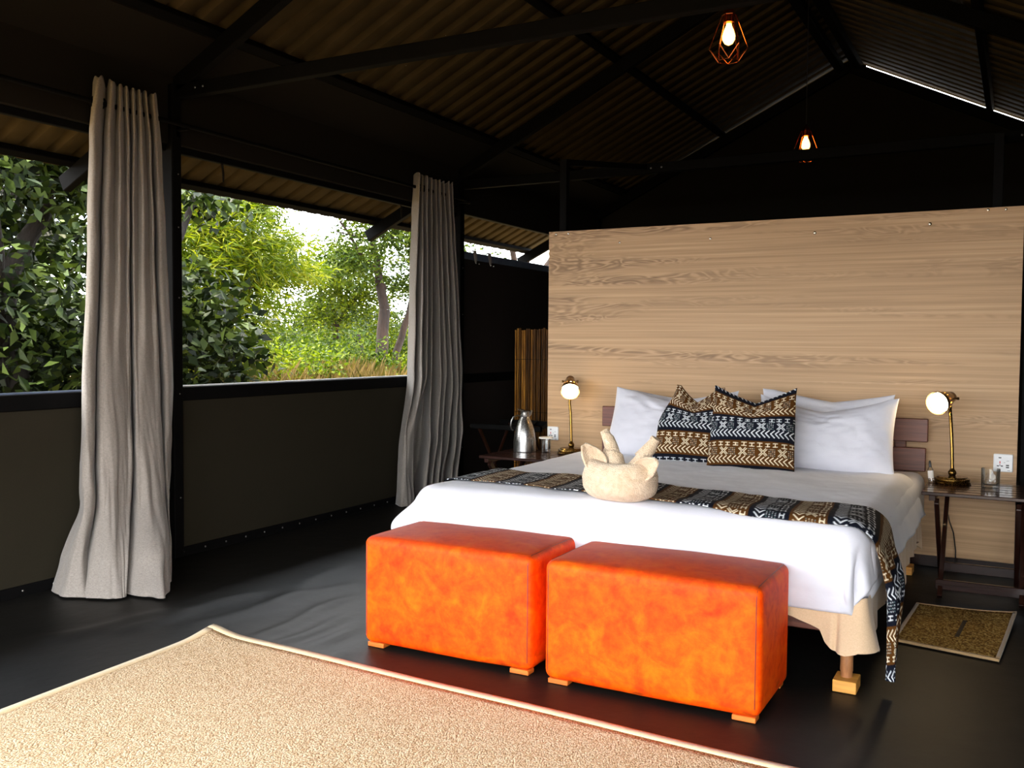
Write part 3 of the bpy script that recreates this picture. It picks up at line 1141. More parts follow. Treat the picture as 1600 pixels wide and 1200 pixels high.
# ---- pillows and cushions
def pillow_grid(W, H, T, nu, nv, pinch=0.06, chop=0.0, chopw=1.0, chopc=0.0, sag=0.0, seed=0, wr=0.006, pw=2.6):
    u = np.sin(np.linspace(-1, 1, nu) * PI / 2 * 0.98) / math.sin(PI / 2 * 0.98)
    v = np.sin(np.linspace(-1, 1, nv) * PI / 2 * 0.98) / math.sin(PI / 2 * 0.98)
    U, V = np.meshgrid(u, v, indexing='ij')
    x = W / 2 * U * (1 - pinch * (1 - V ** 2) * np.abs(U) ** 3)
    z = H / 2 * V * (1 - pinch * (1 - U ** 2) * np.abs(V) ** 3)
    if chop:
        prof_ = np.clip(1 - np.abs(U - chopc) / chopw, 0, 1)
        z = z - chop * prof_ ** 0.9 * sstep(-0.1, 1.0, V)
    z = z - sag * (1 - U ** 2) * sstep(-0.2, 1, V)
    th = T / 2 * (np.clip((1 - np.abs(U) ** pw) * (1 - np.abs(V) ** pw), 0, 1)) ** 0.55
    if chop:
        th = th * (1 - 0.45 * np.clip(1 - np.abs(U - chopc) / (chopw * 0.5), 0, 1) * sstep(0.1, 0.9, V))
    e = np.clip((1 - np.abs(U) ** 4) * (1 - np.abs(V) ** 4), 0, 1)
    w1 = wr * (fbm(U * 3 + V, V * 2.4 - U, seed) + 0.5 * fbm(U * 8, V * 8, seed + 3)) * e
    w2 = wr * fbm(U * 3, V * 3, seed + 9) * e
    front = np.stack([x, -th - w1, z], -1)
    back = np.stack([x, th + w2, z], -1)
    Vf, Ff = grid(front)
    Vb, Fb = grid(back)
    return np.vstack([Vf, Vb]), np.vstack([Ff, Fb[:, ::-1] + len(Vf)]), (U, V)


def place(V, org, lean, yaw=0.0, roll=0.0):
    Mx = Matrix.Rotation(yaw, 3, 'Z') @ Matrix.Rotation(lean, 3, 'X') @ Matrix.Rotation(roll, 3, 'Y')
    return V @ np.array(Mx).T + np.array(org)


def pillow(label, org, W, H, T, lean, yaw=0, roll=0, sag=0.03, seed=0, chopc=0.1):
    V, F, _ = pillow_grid(W, H, T, 60, 46, 0.05, 0.05, 0.9, chopc, sag, seed, 0.022)
    V[:, 2] += H / 2
    o = mk('pillow', (place(V, org, -lean, yaw, roll), F), M['white'], None, True)
    tag(o, label, 'pillow', 'white pillows at the headboard')
    return o


pz = 0.585
pillow('white pillow behind, against the headboard on the right, mostly hidden', (3.32, 5.46, pz), 0.72, 0.42, 0.14, math.radians(14), 0.03, 0.02, 0.0, 3)
pillow('crumpled white pillow in front on the right, beside the brown headboard slats', (3.365, 5.20, pz - 0.012), 0.73, 0.44, 0.16, math.radians(24), 0.02, 0.0, 0.035, 8, -0.05)
pillow('white pillow behind, against the headboard on the left, hidden by the patterned cushions', (2.46, 5.50, pz), 0.72, 0.40, 0.14, math.radians(14), 0.0, -0.02, 0.0, 14)
pillow('white pillow in front on the left, behind the towel figure', (2.42, 5.27, pz - 0.012), 0.70, 0.435, 0.16, math.radians(22), -0.02, 0.045, 0.02, 19, 0.3)


def cushion(label, org, W, H, T, lean, yaw, roll, seed, chop, chopw, chopc, voff, taper=0.0):
    V, F, (U, Vv) = pillow_grid(W, H, T, 250, 250, 0.05, chop, chopw, chopc, 0.0, seed, 0.006)
    V[:, 0] *= 1 - taper * sstep(-0.1, 1.0, V[:, 2] / (H / 2))
    V[:, 2] += H / 2
    o = mk('cushion', (place(V, org, -lean, yaw, roll), F), M['print'], None, True)
    img = make_print(W + 0.02, H + 0.4, seed)
    c = sample(img, (U + 1) * W / 2, (Vv + 1) * H / 2 * 1.06 + voff)
    paint(o, np.vstack([c.reshape(-1, 3), c.reshape(-1, 3)]))
    tag(o, label, 'cushion', 'patterned scatter cushions on the bed')
    return o


cushion('square brown and navy patterned cushion on the left, set behind its neighbour with folded corner', (2.685, 5.10, 0.583), 0.46, 0.455, 0.15, math.radians(17), 0.10, 0.04, 3, 0.085, 0.75, -0.05, 0.262, 0.40)
cushion('square brown and navy patterned cushion in front on the right, with a dented top edge', (3.035, 4.985, 0.575), 0.47, 0.475, 0.16, math.radians(16), 0.02, -0.01, 9, 0.085, 1.0, 0.05, 0.276, 0.06)

# ---- towel figure
TW = thing('towel_figure', 'cream bath towel folded into a horned animal head on the bed runner', 'towel', (2.835, 3.645, 0.605))


def towel_body():
    nu, nv = 150, 80
    th = np.linspace(0, 2 * PI, nu)
    ph = np.linspace(-PI / 2 + 0.02, PI / 2 - 0.02, nv)
    TH, PH = np.meshgrid(th, ph, indexing='ij')
    se = lambda w, p: np.sign(w) * np.abs(w) ** p
    cph = se(np.cos(PH), 0.62)
    x = 0.164 * cph * se(np.cos(TH), 0.85)
    y = 0.118 * cph * se(np.sin(TH), 0.9)
    z = 0.084 * se(np.sin(PH), 0.75)
    # hollow along the top between the ears
    z = z - 0.040 * np.exp(-(x / 0.10) ** 2 - ((y - 0.02) / 0.06) ** 2) * sstep(0.0, 0.08, z)
    z = z + 0.018 * np.exp(-((np.abs(x) - 0.12) / 0.05) ** 2) * sstep(0, 0.06, z)
    k = 1 + 0.030 * fbm(TH * 2.2 + 9, PH * 2.5, 5) * np.sin(TH / 2) + 0.014 * rng.standard_normal(TH.shape) * 0.5 * np.cos(PH)
    P = np.stack([x * k, y * k, z * k], -1)
    P[-1] = P[0]
    # yaw so that its long side faces the foot of the bed
    Mx = np.array(Matrix.Rotation(math.radians(-12), 3, 'Z'))
    return grid(P @ Mx.T + np.array([2.835, 3.645, 0.688]))


mk('folded_body', towel_body(), M['towel'], TW, True)


def horn(p0, p1, p2, r0, twist):
    n = 46
    t = np.linspace(0, 1, n)
    p0, p1, p2 = map(np.array, (p0, p1, p2))
    path = ((1 - t) ** 2)[:, None] * p0 + (2 * t * (1 - t))[:, None] * p1 + (t ** 2)[:, None] * p2
    V, F = tube(path, r0 * (1 - 0.68 * t ** 0.9), 22)
    k = 0
    for i in range(n):
        for j in range(22):
            a = 2 * PI * j / 22
            f = 1 + 0.16 * ((a / (2 * PI) + t[i] * twist) % 1.0 - 0.5) * 1.6
            V[k] = path[i] + (V[k] - path[i]) * f
            k += 1
    return V, F


DX, DY = 0.135, -0.075
sh = lambda *p: (p[0] + DX, p[1] + DY, p[2])
mk('horn', horn(sh(2.672, 3.735, 0.69), sh(2.668, 3.75, 0.79), sh(2.606, 3.775, 0.885), 0.056, 2.6), M['towel'], TW, True)
mk('horn', horn(sh(2.752, 3.735, 0.69), sh(2.775, 3.75, 0.77), sh(2.842, 3.755, 0.866), 0.058, -2.4), M['towel'], TW, True)


def ear(base, tip, wid, nrm, cup):
    base, tip, nrm = np.array(base), np.array(tip), np.array(nrm, float)
    ax = tip - base
    L = np.linalg.norm(ax)
    ax /= L
    sd = np.cross(ax, nrm)
    sd /= np.linalg.norm(sd)
    nn = np.cross(sd, ax)
    t = np.linspace(0, 1, 26)
    w = np.linspace(-1, 1, 21)
    Tt, Ww = np.meshgrid(t, w, indexing='ij')
    half = wid * (np.sin(np.clip(Tt, 0, 1) ** 0.75 * PI * 0.97) ** 0.7 + 0.22 * (1 - Tt))
    P = base + Tt[..., None] * L * ax + (Ww * half)[..., None] * sd + (cup * (Ww ** 2 - 0.6) * half * 0.9 - 0.012 * np.sin(Tt * PI))[..., None] * nn
    P += (0.003 * fbm(Tt * 6, Ww * 4, 3))[..., None] * nn
    return grid(P)


for b_, t_, nr in ((sh(2.640, 3.680, 0.730), sh(2.556, 3.668, 0.832), (0.55, -0.8, 0.10)), (sh(2.785, 3.650, 0.722), sh(2.893, 3.628, 0.790), (0.30, -0.9, 0.25))):
    e = mk('ear', ear(b_, t_, 0.040, nr, 0.75), M['towel'], TW, True)
    so = e.modifiers.new('thickness', 'SOLIDIFY')
    so.thickness = 0.009
    so.offset = 0

# ---- folding night tables
def night_table(x0, y0, label):
    t = thing('night_table', label, 'side table', (x0 + 0.26, y0 + 0.25, 0), 'folding night tables beside the bed')
    zt, W, D = 0.53, 0.53, 0.50
    nsl = 6
    p = D / nsl
    for k in range(nsl):
        mk('slat', box(x0, x0 + W, y0 + k * p, y0 + (k + 1) * p - 0.007, zt - 0.018, zt, 0.003), M['darkwood'], t)
    for x in (x0 + 0.035, x0 + W - 0.065):
        mk('top_rail', box(x, x + 0.03, y0 + 0.01, y0 + D - 0.01, zt - 0.045, zt - 0.018, 0.002), M['darkwood'], t)
    for x in (x0 + 0.07, x0 + W - 0.10):
        mk('leg', bar((x, y0 + 0.02, zt - 0.045), (x, y0 + D - 0.03, 0.0), 0.022, 0.036, (0, 1, 1), 0.002), M['darkwood'], t)
        mk('leg', bar((x + 0.024, y0 + D - 0.03, zt - 0.045), (x + 0.024, y0 + 0.03, 0.0), 0.022, 0.036, (0, -1, 1), 0.002), M['darkwood'], t)
    mk('stretcher', box(x0 + 0.07, x0 + W - 0.06, y0 + 0.055, y0 + 0.075, 0.035, 0.085, 0.003), M['darkwood'], t)
    mk('stretcher', box(x0 + 0.07, x0 + W - 0.06, y0 + D - 0.085, y0 + D - 0.065, 0.05, 0.10, 0.003), M['darkwood'], t)
    return t


night_table(3.868, 5.09, 'dark slatted folding table right of the bed, holding a lamp and empty glass')
night_table(1.225, 5.24, 'dark slatted folding table left of the bed, holding a lamp and steel jug')


# ---- bedside lamps
def lamp(label, base, stem, opening, axis):
    t = thing('table_lamp', label, 'lamp', base, 'brass bedside lamps')
    a = Vector(axis).normalized()
    O = Vector(opening)
    mk('base', lathe([(0.002, 0), (0.090, 0.0), (0.093, 0.006), (0.090, 0.012), (0.084, 0.014), (0.088, 0.020), (0.086, 0.027), (0.076, 0.030),
                      (0.074, 0.036), (0.02, 0.040), (0.002, 0.040)], 40, base, cap=False), M['brass'], t, True)
    b = Vector(base)
    mk('collar', lathe([(0.012, 0.036), (0.016, 0.042), (0.021, 0.054), (0.021, 0.060), (0.012, 0.074), (0.009, 0.080)], 20, base), M['brass'], t, True)
    mk('stem', tube([tuple(b + Vector((0, 0, 0.07)))] + list(stem), 0.0088, 12), M['brass'], t, True)
    # shade: open bell with a ring of vent holes near the rim
    prof_ = [(0.0615, 0.0), (0.063, -0.006), (0.0610, -0.022), (0.0580, -0.034), (0.0540, -0.050), (0.046, -0.078), (0.040, -0.100), (0.036, -0.112), (0.020, -0.116)]
    V, F = lathe(prof_, 48, O, a, False)
    F = [f for i, f in enumerate(F) if not (i // 48 == 3 and (i % 48) % 3 == 0)]
    sh = mk('shade', (V, F), M['brass'], t, True)
    mk('cap', lathe([(0.030, -0.108), (0.031, -0.116), (0.029, -0.124), (0.028, -0.146), (0.020, -0.156), (0.002, -0.159)], 24, O, a, False), M['brass_dark'], sh, True)
    mk('bulb', lathe([(0.018, -0.095), (0.024, -0.080), (0.044, -0.050), (0.053, -0.028), (0.050, -0.016), (0.030, -0.010), (0.001, -0.008)], 28, O, a, False), M['lampglow'], t, True)
    sd = a.cross(Vector((0, 0, 1))).normalized()
    for s in (-1, 1):
        c = O - a * 0.118 + sd * s * 0.034
        mk('wing_nut', cat(lathe([(0.005, 0), (0.005, 0.012), (0.008, 0.013), (0.008, 0.020), (0.001, 0.021)], 10, c, sd * s)), M['brass_dark'], sh, True)
    return t


TZ = 0.53
lamp('brass lamp on the right night table, its lit shade tipped towards the bed', (3.985, 5.48, TZ),
     [(3.980, 5.49, 0.72), (3.972, 5.50, 0.84), (3.966, 5.515, 0.90), (3.963, 5.53, 0.945)], (3.905, 5.43, 0.952), (-0.44, -0.89, -0.22))
lamp('brass lamp on the left night table, its lit shade facing the room', (1.690, 5.655, TZ),
     [(1.684, 5.66, 0.70), (1.678, 5.665, 0.80), (1.668, 5.67, 0.86), (1.667, 5.682, 0.945)], (1.703, 5.60, 0.940), (0.36, -0.78, -0.55))

# ---- steel flask
FX, FY = 1.372, 5.60
fl_ = thing('vacuum_flask', 'brushed steel vacuum jug with curved handle on the left night table', 'jug', (FX, FY, TZ))
mk('body', lathe([(0.0011, 0.0000), (0.0712, 0.0000), (0.0746, 0.0036), (0.0751, 0.0270), (0.0746, 0.0720), (0.0689, 0.1170), (0.0588, 0.1620), (0.0441, 0.2025), (0.0328, 0.2250),
                  (0.0305, 0.2322)], 40, (FX, FY, TZ), cap=False), M['steel'], fl_, True)
mk('neck', lathe([(0.0305, 0.2313), (0.0328, 0.2358), (0.0294, 0.2565), (0.0316, 0.2682), (0.0226, 0.2718), (0.0011, 0.2736)], 28, (FX, FY, TZ), cap=False), M['steel'], fl_, True)
lx, ly = -0.881, -0.474
pt = lambda d, z: (FX + lx * d * 1.05, FY + ly * d * 1.05, TZ + z * 0.90)
mk('handle', tube([pt(0.024, 0.262), pt(0.048, 0.268), pt(0.074, 0.255), pt(0.088, 0.225), pt(0.092, 0.19), pt(0.086, 0.165), pt(0.074, 0.155)], 0.009, 10, True, 0.55), M['steel'], fl_, True)
mk('spout', tube([pt(-0.018, 0.27), pt(-0.034, 0.282), pt(-0.044, 0.306)], [0.017, 0.012, 0.005], 10), M['steel'], fl_, True)
mk('lid_lever', tube([pt(0.0, 0.302), pt(0.018, 0.310), pt(0.036, 0.308), pt(0.050, 0.318)], [0.012, 0.010, 0.008, 0.006], 8, True, 0.5), M['steel'], fl_, True)

# ---- tumblers
def tumbler(label, x, y, r, hgt):
    t = thing('glass_tumbler', label, 'glass', (x, y, TZ))
    mk('glass_wall', lathe([(0.001, 0.0), (r * 0.95, 0.0), (r, 0.004), (r * 1.04, hgt), (r * 0.99, hgt), (r * 0.95, 0.024), (r * 0.8, 0.018), (0.001, 0.017)], 36, (x, y, TZ), cap=False),
       M['glass'], t, True)
    return t


tumbler('empty clear tumbler with a thick base on the right night table', 4.168, 5.40, 0.043, 0.100)
g = tumbler('clear tumbler under a flat paper cover on the left night table', 1.520, 5.62, 0.031, 0.092)
mk('paper_cover', lathe([(0.001, 0.093), (0.046, 0.093), (0.047, 0.097), (0.046, 0.103), (0.001, 0.104)], 30, (1.520, 5.62, TZ), cap=False), M['paper'], g, True)

# small bottle leaning on the lamp foot
bt = thing('small_bottle', 'small clear bottle with dark pump cap leaning beside the right lamp foot', 'bottle', (3.885, 5.44, TZ))
ba = Vector((-0.10, 0.10, 1.0))
mk('bottle_body', lathe([(0.001, 0), (0.013, 0), (0.014, 0.004), (0.014, 0.068), (0.010, 0.078), (0.006, 0.082)], 18, (3.888, 5.44, TZ + 0.002), ba, False), M['glass'], bt, True)
mk('bottle_label', lathe([(0.0146, 0.022), (0.0146, 0.062)], 18, (3.888, 5.44, TZ + 0.002), ba, False), M['paper'], bt, True)
mk('pump_cap', lathe([(0.007, 0.080), (0.007, 0.098), (0.005, 0.112), (0.001, 0.116)], 14, (3.888, 5.44, TZ + 0.002), ba, False), M['plastic_dark'], bt, True)


# ---- wall sockets
def socket(label, xa, xb, za, zb):
    t = thing('wall_socket', label, 'wall socket', ((xa + xb) / 2, PY, (za + zb) / 2), 'white wall sockets')
    mk('face_plate', box(xa, xb, PY - 0.012, PY, za, zb, 0.004), M['plastic'], t)
    w, hh = xb - xa, zb - za

    def bx(n, u0, u1, v0, v1, m, d=0.0015):
        mk(n, box(xa + u0 * w, xa + u1 * w, PY - 0.012 - d, PY - 0.0118, za + v0 * hh, za + v1 * hh), m, t)
    bx('switch', 0.26, 0.40, 0.76, 0.82, M['plastic_dark'])
    bx('indicator', 0.31, 0.36, 0.46, 0.60, M['plastic_red'])
    bx('socket_slot', 0.18, 0.29, 0.30, 0.36, M['plastic_dark'])
    bx('socket_slot', 0.38, 0.49, 0.30, 0.36, M['plastic_dark'])
    bx('socket_slot', 0.315, 0.355, 0.34, 0.42, M['plastic_dark'])
    bx('usb_port', 0.64, 0.80, 0.34, 0.41, M['plastic_dark'])
    bx('usb_port', 0.64, 0.80, 0.23, 0.30, M['plastic_dark'])
    bx('printed_mark', 0.66, 0.80, 0.62, 0.635, M['plastic_dark'], 0.0006)
    bx('printed_mark', 0.52, 0.60, 0.52, 0.535, M['plastic_dark'], 0.0006)
    bx('printed_mark', 0.72, 0.86, 0.08, 0.10, M['plastic_dark'], 0.0006)
    return t


socket('white socket plate on the oak wall above the empty tumbler', 4.171, 4.267, 0.570, 0.668)
socket('white socket plate at the left edge of the oak wall, beside the steel jug', 1.446, 1.530, 0.596, 0.688)

cb = mk('power_cord', tube([(3.97, 5.585, 0.500), (3.955, 5.62, 0.38), (3.965, 5.70, 0.29), (3.985, 5.74, 0.22), (3.998, 5.75, 0.12), (3.998, 5.74, 0.012), (3.96, 5.70, 0.008)], 0.0035, 8),
        M['plastic_dark'], None, True)
tag(cb, 'thin black power cord hanging behind the right night table', 'cord')


# ---- rugs
def quad_rug(A, B, C, D, nu, nv, thick, inset):
    """A,B,C,D: corners (front-left, front-right, back-right, back-left); returns top grid function"""
    A, B, C, D = (np.array(p, float) for p in (A, B, C, D))

    def at(u, v):
        u, v = np.asarray(u)[..., None], np.asarray(v)[..., None]
        return A * (1 - u) * (1 - v) + B * u * (1 - v) + C * u * v + D * (1 - u) * v
    return at


def slab(at, u0, u1, v0, v1, z0, z1, nu, nv, zf=None):
    U, Vv = np.meshgrid(np.linspace(u0, u1, nu), np.linspace(v0, v1, nv), indexing='ij')
    xy = at(U, Vv)
    lift = zf(U, Vv) if zf is not None else np.zeros_like(U)
    top = np.concatenate([xy, (z1 + lift)[..., None]], -1)
    bot = np.concatenate([xy, (z0 + lift)[..., None]], -1)
    Vt, Ft = grid(top)
    Vb, Fb = grid(bot)
    n = len(Vt)
    I = np.arange(nu * nv).reshape(nu, nv)
    ring = np.concatenate([I[:, 0], I[-1, 1:], I[-2::-1, -1], I[0, -2:0:-1]])
    nx = np.roll(ring, -1)
    side = np.stack([ring, ring + n, nx + n, nx], -1)
    return np.vstack([Vt, Vb]), np.vstack([Ft, Fb[:, ::-1] + n, side])


def rug(name, label, corners, thick, bu, bv, mp, mb, zf=None, nu=60, nv=40):
    at = quad_rug(*corners, nu, nv, thick, 0)
    t = thing(name, label, 'rug', (*at(np.array(0.5), np.array(0.5)), 0))
    mk('pile', slab(at, bu, 1 - bu, bv, 1 - bv, 0.002, thick, nu, nv, zf), mp, t, True)
    for u0, u1, v0, v1 in ((0, 1, 0, bv), (0, 1, 1 - bv, 1), (0, bu, bv, 1 - bv), (1 - bu, 1, bv, 1 - bv)):
        mk('binding', slab(at, u0, u1, v0, v1, 0.002, thick + 0.0025, nu if u1 - u0 > 0.5 else 3, nv if v1 - v0 > 0.5 else 3, zf), mb, t)
    return t, at


def rug_lift(U, V):
    return 0.022 * np.exp(-(((U) / 0.035) ** 2 + ((1 - V) / 0.055) ** 2)) + 0.003 * np.exp(-((V - 1) / 0.03) ** 2) * np.sin(U * 9) ** 2


rug('floor_rug', 'large beige loop pile rug with pale binding in the foreground',
    ((1.358, 0.90), (4.30, 0.75), (4.36, 2.755), (1.256, 2.930)), 0.012, 0.0125, 0.019, M['rug'], M['binding'], rug_lift, 120, 60)
t, at = rug('grass_mat', 'small woven grass mat with a tan edge by the right bedside',
            ((3.838, 4.252), (4.243, 4.172), (4.303, 4.915), (3.874, 4.918)), 0.010, 0.035, 0.022, M['mat'], M['mat_edge'],
            lambda U, V: 0.018 * U ** 3 * V ** 2, 24, 30)
mk('dark_weave', slab(at, 0.535, 0.575, 0.30, 0.70, 0.0095, 0.0118, 3, 8), M['mat_stain'], t)


# ---- curtains
def catmull(P, m):
    P = np.asarray(P, float)
    n = len(P)
    t = np.linspace(0, n - 1, m)
    i = np.clip(t.astype(int), 0, n - 2)
    f = (t - i)[:, None]
    p0, p1, p2, p3 = P[np.clip(i - 1, 0, n - 1)], P[i], P[i + 1], P[np.clip(i + 2, 0, n - 1)]
    return 0.5 * ((2 * p1) + (p2 - p0) * f + (2 * p0 - 5 * p1 + 4 * p2 - p3) * f ** 2 + (3 * p1 - p0 - 3 * p2 + p3) * f ** 3)


def curtain(label, keys, seed, rod_y):
    """keys: list of (z, [(x, y), ...]) from top to hem"""
    m, nz = 260, 170
    prof_ = [catmull(k[1], m) for k in keys]
    zs = np.array([k[0] for k in keys])
    zz = np.interp(np.linspace(0, 1, nz), np.linspace(0, 1, len(zs)), zs)
    zz = np.linspace(zs[0], zs[-1], nz)
    P = np.zeros((m, nz, 3))
    for j, z in enumerate(zz):
        k = min(len(zs) - 2, int(np.sum(zs[1:] >= z)))
        f = (zs[k] - z) / (zs[k] - zs[k + 1])
        f = f * f * (3 - 2 * f) * 0.5 + f * 0.5
        P[:, j, :2] = prof_[k] * (1 - f) + prof_[k + 1] * f
        P[:, j, 2] = z
    s = np.linspace(0, 1, m)[:, None]
    zc = zz[None, :]
    low = sstep(1.2, 0.1, zc)
    P[..., 0] += (0.010 + 0.028 * low) * fbm(s * 14 + zc * 0.8, zc * 2.2 + s * 3, seed) * sstep(zs[0] + 0.02, zs[0] - 0.3, zc)
    P[..., 1] += (0.008 + 0.020 * low) * fbm(s * 12 - zc * 0.6, zc * 2.6, seed + 5) * sstep(zs[0] + 0.02, zs[0] - 0.3, zc)
    P[..., 2] += 0.010 * fbm(s * 9, zc * 0.0, seed + 8) * low + 0.010 * np.sin(s * 60) * sstep(zs[0] - 0.1, zs[0], zc)
    P[..., 2] = np.maximum(P[..., 2], 0.006)
    o = mk('curtain', grid(P), M['linen'], None, True)
    tag(o, label, 'curtain', 'beige curtains on the left wall')
    so = o.modifiers.new('thickness', 'SOLIDIFY')
    so.thickness = 0.003
    for dy in (0.0, 0.045):
        a = Vector((0.35, -0.9, 0.0)).normalized()
        y = rod_y + dy
        mk('eyelet', lathe([(0.017, -0.003), (0.026, -0.0035), (0.029, 0.0), (0.026, 0.0035), (0.017, 0.003), (0.017, -0.003)], 24, (0.12, y, 2.462), a, False), M['steel_black'], o, True)
    return o


def zig(ya, yb, n, xa, xb, jit=0.0, seed=0):
    r = random.Random(seed)
    return [((xb if i % 2 else xa) + r.uniform(-jit, jit), ya + (yb - ya) * i / (n - 1) + r.uniform(-jit, jit) * 0.5) for i in range(n)]


def leaning(pts, k, x0=0.12):
    """pleats lean a little along the wall: (x, y seen at the rod) to (x, y)"""
    return [(x, y - k * (x - x0)) for x, y in pts]


c1_top = leaning(list(zip((.05, .17, .19, .15, .03, .17, .19, .07, .19, .08, .19, .03, .19, .08, .19, .08, .19, .03, .17, .17, .05),
                          np.linspace(3.245, 3.650, 21))), 0.8)
c1_mid = leaning(list(zip((.05, .15, .20, .18, .01, .16, .20, .21, .20, .19, .17, -.01, .17, .20, .20, .19, .17, .02, .15, .16, .06),
                          (3.165, 3.165, 3.19, 3.225, 3.24, 3.255, 3.29, 3.34, 3.39, 3.43, 3.452, 3.462, 3.48, 3.512, 3.56, 3.608, 3.645, 3.655, 3.675, 3.72, 3.755))), 0.8)
mixp = lambda a, b, f: [(p[0] * (1 - f) + q[0] * f, p[1] * (1 - f) + q[1] * f) for p, q in zip(a, b)]
c1_175 = mixp(c1_top, c1_mid, 0.55)
c1_bot = [(.05, 3.03), (.15, 2.985), (.21, 2.965), (.28, 2.985), (.33, 3.005), (.37, 3.02), (.41, 3.04), (.45, 3.065), (.48, 3.09), (.49, 3.11), (.46, 3.145),
          (.30, 3.22), (.47, 3.155), (.56, 3.16), (.63, 3.18), (.655, 3.215), (.60, 3.28), (.50, 3.36), (.43, 3.44), (.30, 3.47), (.15, 3.48)]
curtain('beige linen curtain on the left, falling in wide folds and pooling on the floor',
        [(2.575, c1_top), (2.3, mixp(c1_top, c1_175, 0.6)), (1.75, c1_175), (1.0, c1_mid), (0.42, mixp(c1_mid, c1_bot, 0.18)), (0.15, mixp(c1_mid, c1_bot, 0.74)), (0.0, c1_bot)], 41, 3.25)
c2_top = leaning(zig(6.13, 6.67, 19, 0.075, 0.175, 0.014, 5), 1.0)
c2_mid = leaning(zig(6.05, 6.87, 19, 0.055, 0.19, 0.034, 8), 1.0)
c2_low = zig(5.97, 6.86, 19, 0.04, 0.19, 0.02, 11)
for k_, (x_, y_) in enumerate(((.06, 5.965), (.15, 5.975), (.18, 6.02), (.18, 6.07), (.16, 6.11), (.03, 6.14))):
    c2_low[k_] = (x_, y_)
c2_low = leaning(c2_low, 1.0)
c2_bot = zig(5.90, 6.72, 19, 0.05, 0.20, 0.02, 12)
for k_, (x_, y_) in enumerate(((.06, 5.90), (.16, 5.92), (.19, 5.98), (.19, 6.05), (.17, 6.10), (.04, 6.13))):
    c2_bot[k_] = (x_, y_)
c2_bot = leaning(c2_bot, 1.0)
curtain('beige linen curtain on the right, hanging in narrow pleats behind the bed corner',
        [(2.560, c2_top), (2.2, mixp(c2_top, c2_mid, 0.25)), (1.6, mixp(c2_top, c2_mid, 0.65)), (0.98, c2_mid), (0.52, c2_low), (0.14, mixp(c2_low, c2_bot, 0.7)), (0.0, c2_bot)], 57, 6.19)
rd = thing('curtain_rod', 'black curtain rod along the top of the left wall', 'curtain rod', (0.12, 3.9, 2.462))
mk('rod', tube([(0.12, 0.85, 2.462), (0.12, 6.93, 2.462)], 0.0125, 12), M['steel_black'], rd, True)
mk('finial', lathe([(0.012, 0), (0.024, 0.008), (0.026, 0.02), (0.018, 0.034), (0.001, 0.04)], 14, (0.12, 6.93, 2.462), (0, 1, 0)), M['steel_black'], rd, True)
for y in (0.9, 3.86, 6.91):
    mk('bracket', cat(box(0.04, 0.125, y - 0.008, y + 0.008, 2.44, 2.45), box(0.012, 0.045, y - 0.012, y + 0.012, 2.41, 2.50)), M['steel_black'], rd)

# ---- pendant lamps in wire cages
def pendant(label, x, y, zb):
    ztop = roof_z(x) - 0.055
    t = thing('pendant_lamp', label, 'pendant lamp', (x, y, ztop), 'copper cage pendants')
    zs = zb + 0.215
    mk('cord', tube([(x, y, ztop), (x, y, zs + 0.06)], 0.0035, 6), M['plastic_dark'], t)
    mk('ceiling_hook', lathe([(0.012, 0), (0.012, -0.02), (0.006, -0.03), (0.002, -0.03)], 10, (x, y, ztop)), M['steel_black'], t, True)
    mk('lamp_holder', lathe([(0.006, 0.07), (0.012, 0.06), (0.026, 0.045), (0.030, 0.03), (0.030, -0.012), (0.024, -0.016), (0.001, -0.016)], 24, (x, y, zs - 0.02), cap=False), M['copper'], t, True)
    r1, r2, r3 = 0.034, 0.092, 0.052
    z1, z2, z3 = zs + 0.005, zb + 0.062, zb
    n = 6
    an = [2 * PI * k / n + 0.3 for k in range(n)]
    A = [(x + r1 * math.cos(a), y + r1 * math.sin(a), z1) for a in an]
    B = [(x + r2 * math.cos(a), y + r2 * math.sin(a), z2) for a in an]
    C = [(x + r3 * math.cos(a + PI / n), y + r3 * math.sin(a + PI / n), z3) for a in an]
    w = []
    for k in range(n):
        k2 = (k + 1) % n
        w += [tube([A[k], B[k]], 0.0024, 6), tube([A[k], A[k2]], 0.0024, 6), tube([B[k], C[k]], 0.0024, 6), tube([B[k2], C[k]], 0.0024, 6), tube([C[k], C[k2]], 0.0024, 6)]
    mk('wire_cage', cat(*w), M['copper'], t)
    mk('bulb', lathe([(0.012, 0.0), (0.014, -0.012), (0.024, -0.035), (0.031, -0.06), (0.030, -0.078), (0.020, -0.096), (0.006, -0.104), (0.001, -0.105)], 24, (x, y, zs - 0.034), cap=False),
       M['bulbglow'], t, True)
    mk('filament', lathe([(0.004, 0), (0.008, -0.01), (0.008, -0.05), (0.002, -0.06)], 10, (x, y, zs - 0.055)), M['filament'], t, True)
    return t


M['bulbglow'] = emissive('amber_bulb', (1.0, 0.50, 0.10, 1), 14.0)
pendant('lit copper cage pendant nearer the camera, high against the roof sheets', 2.994, 4.60, 2.635)
pendant('lit copper cage pendant further back, in front of the dark gable', 2.850, 7.22, 2.615)

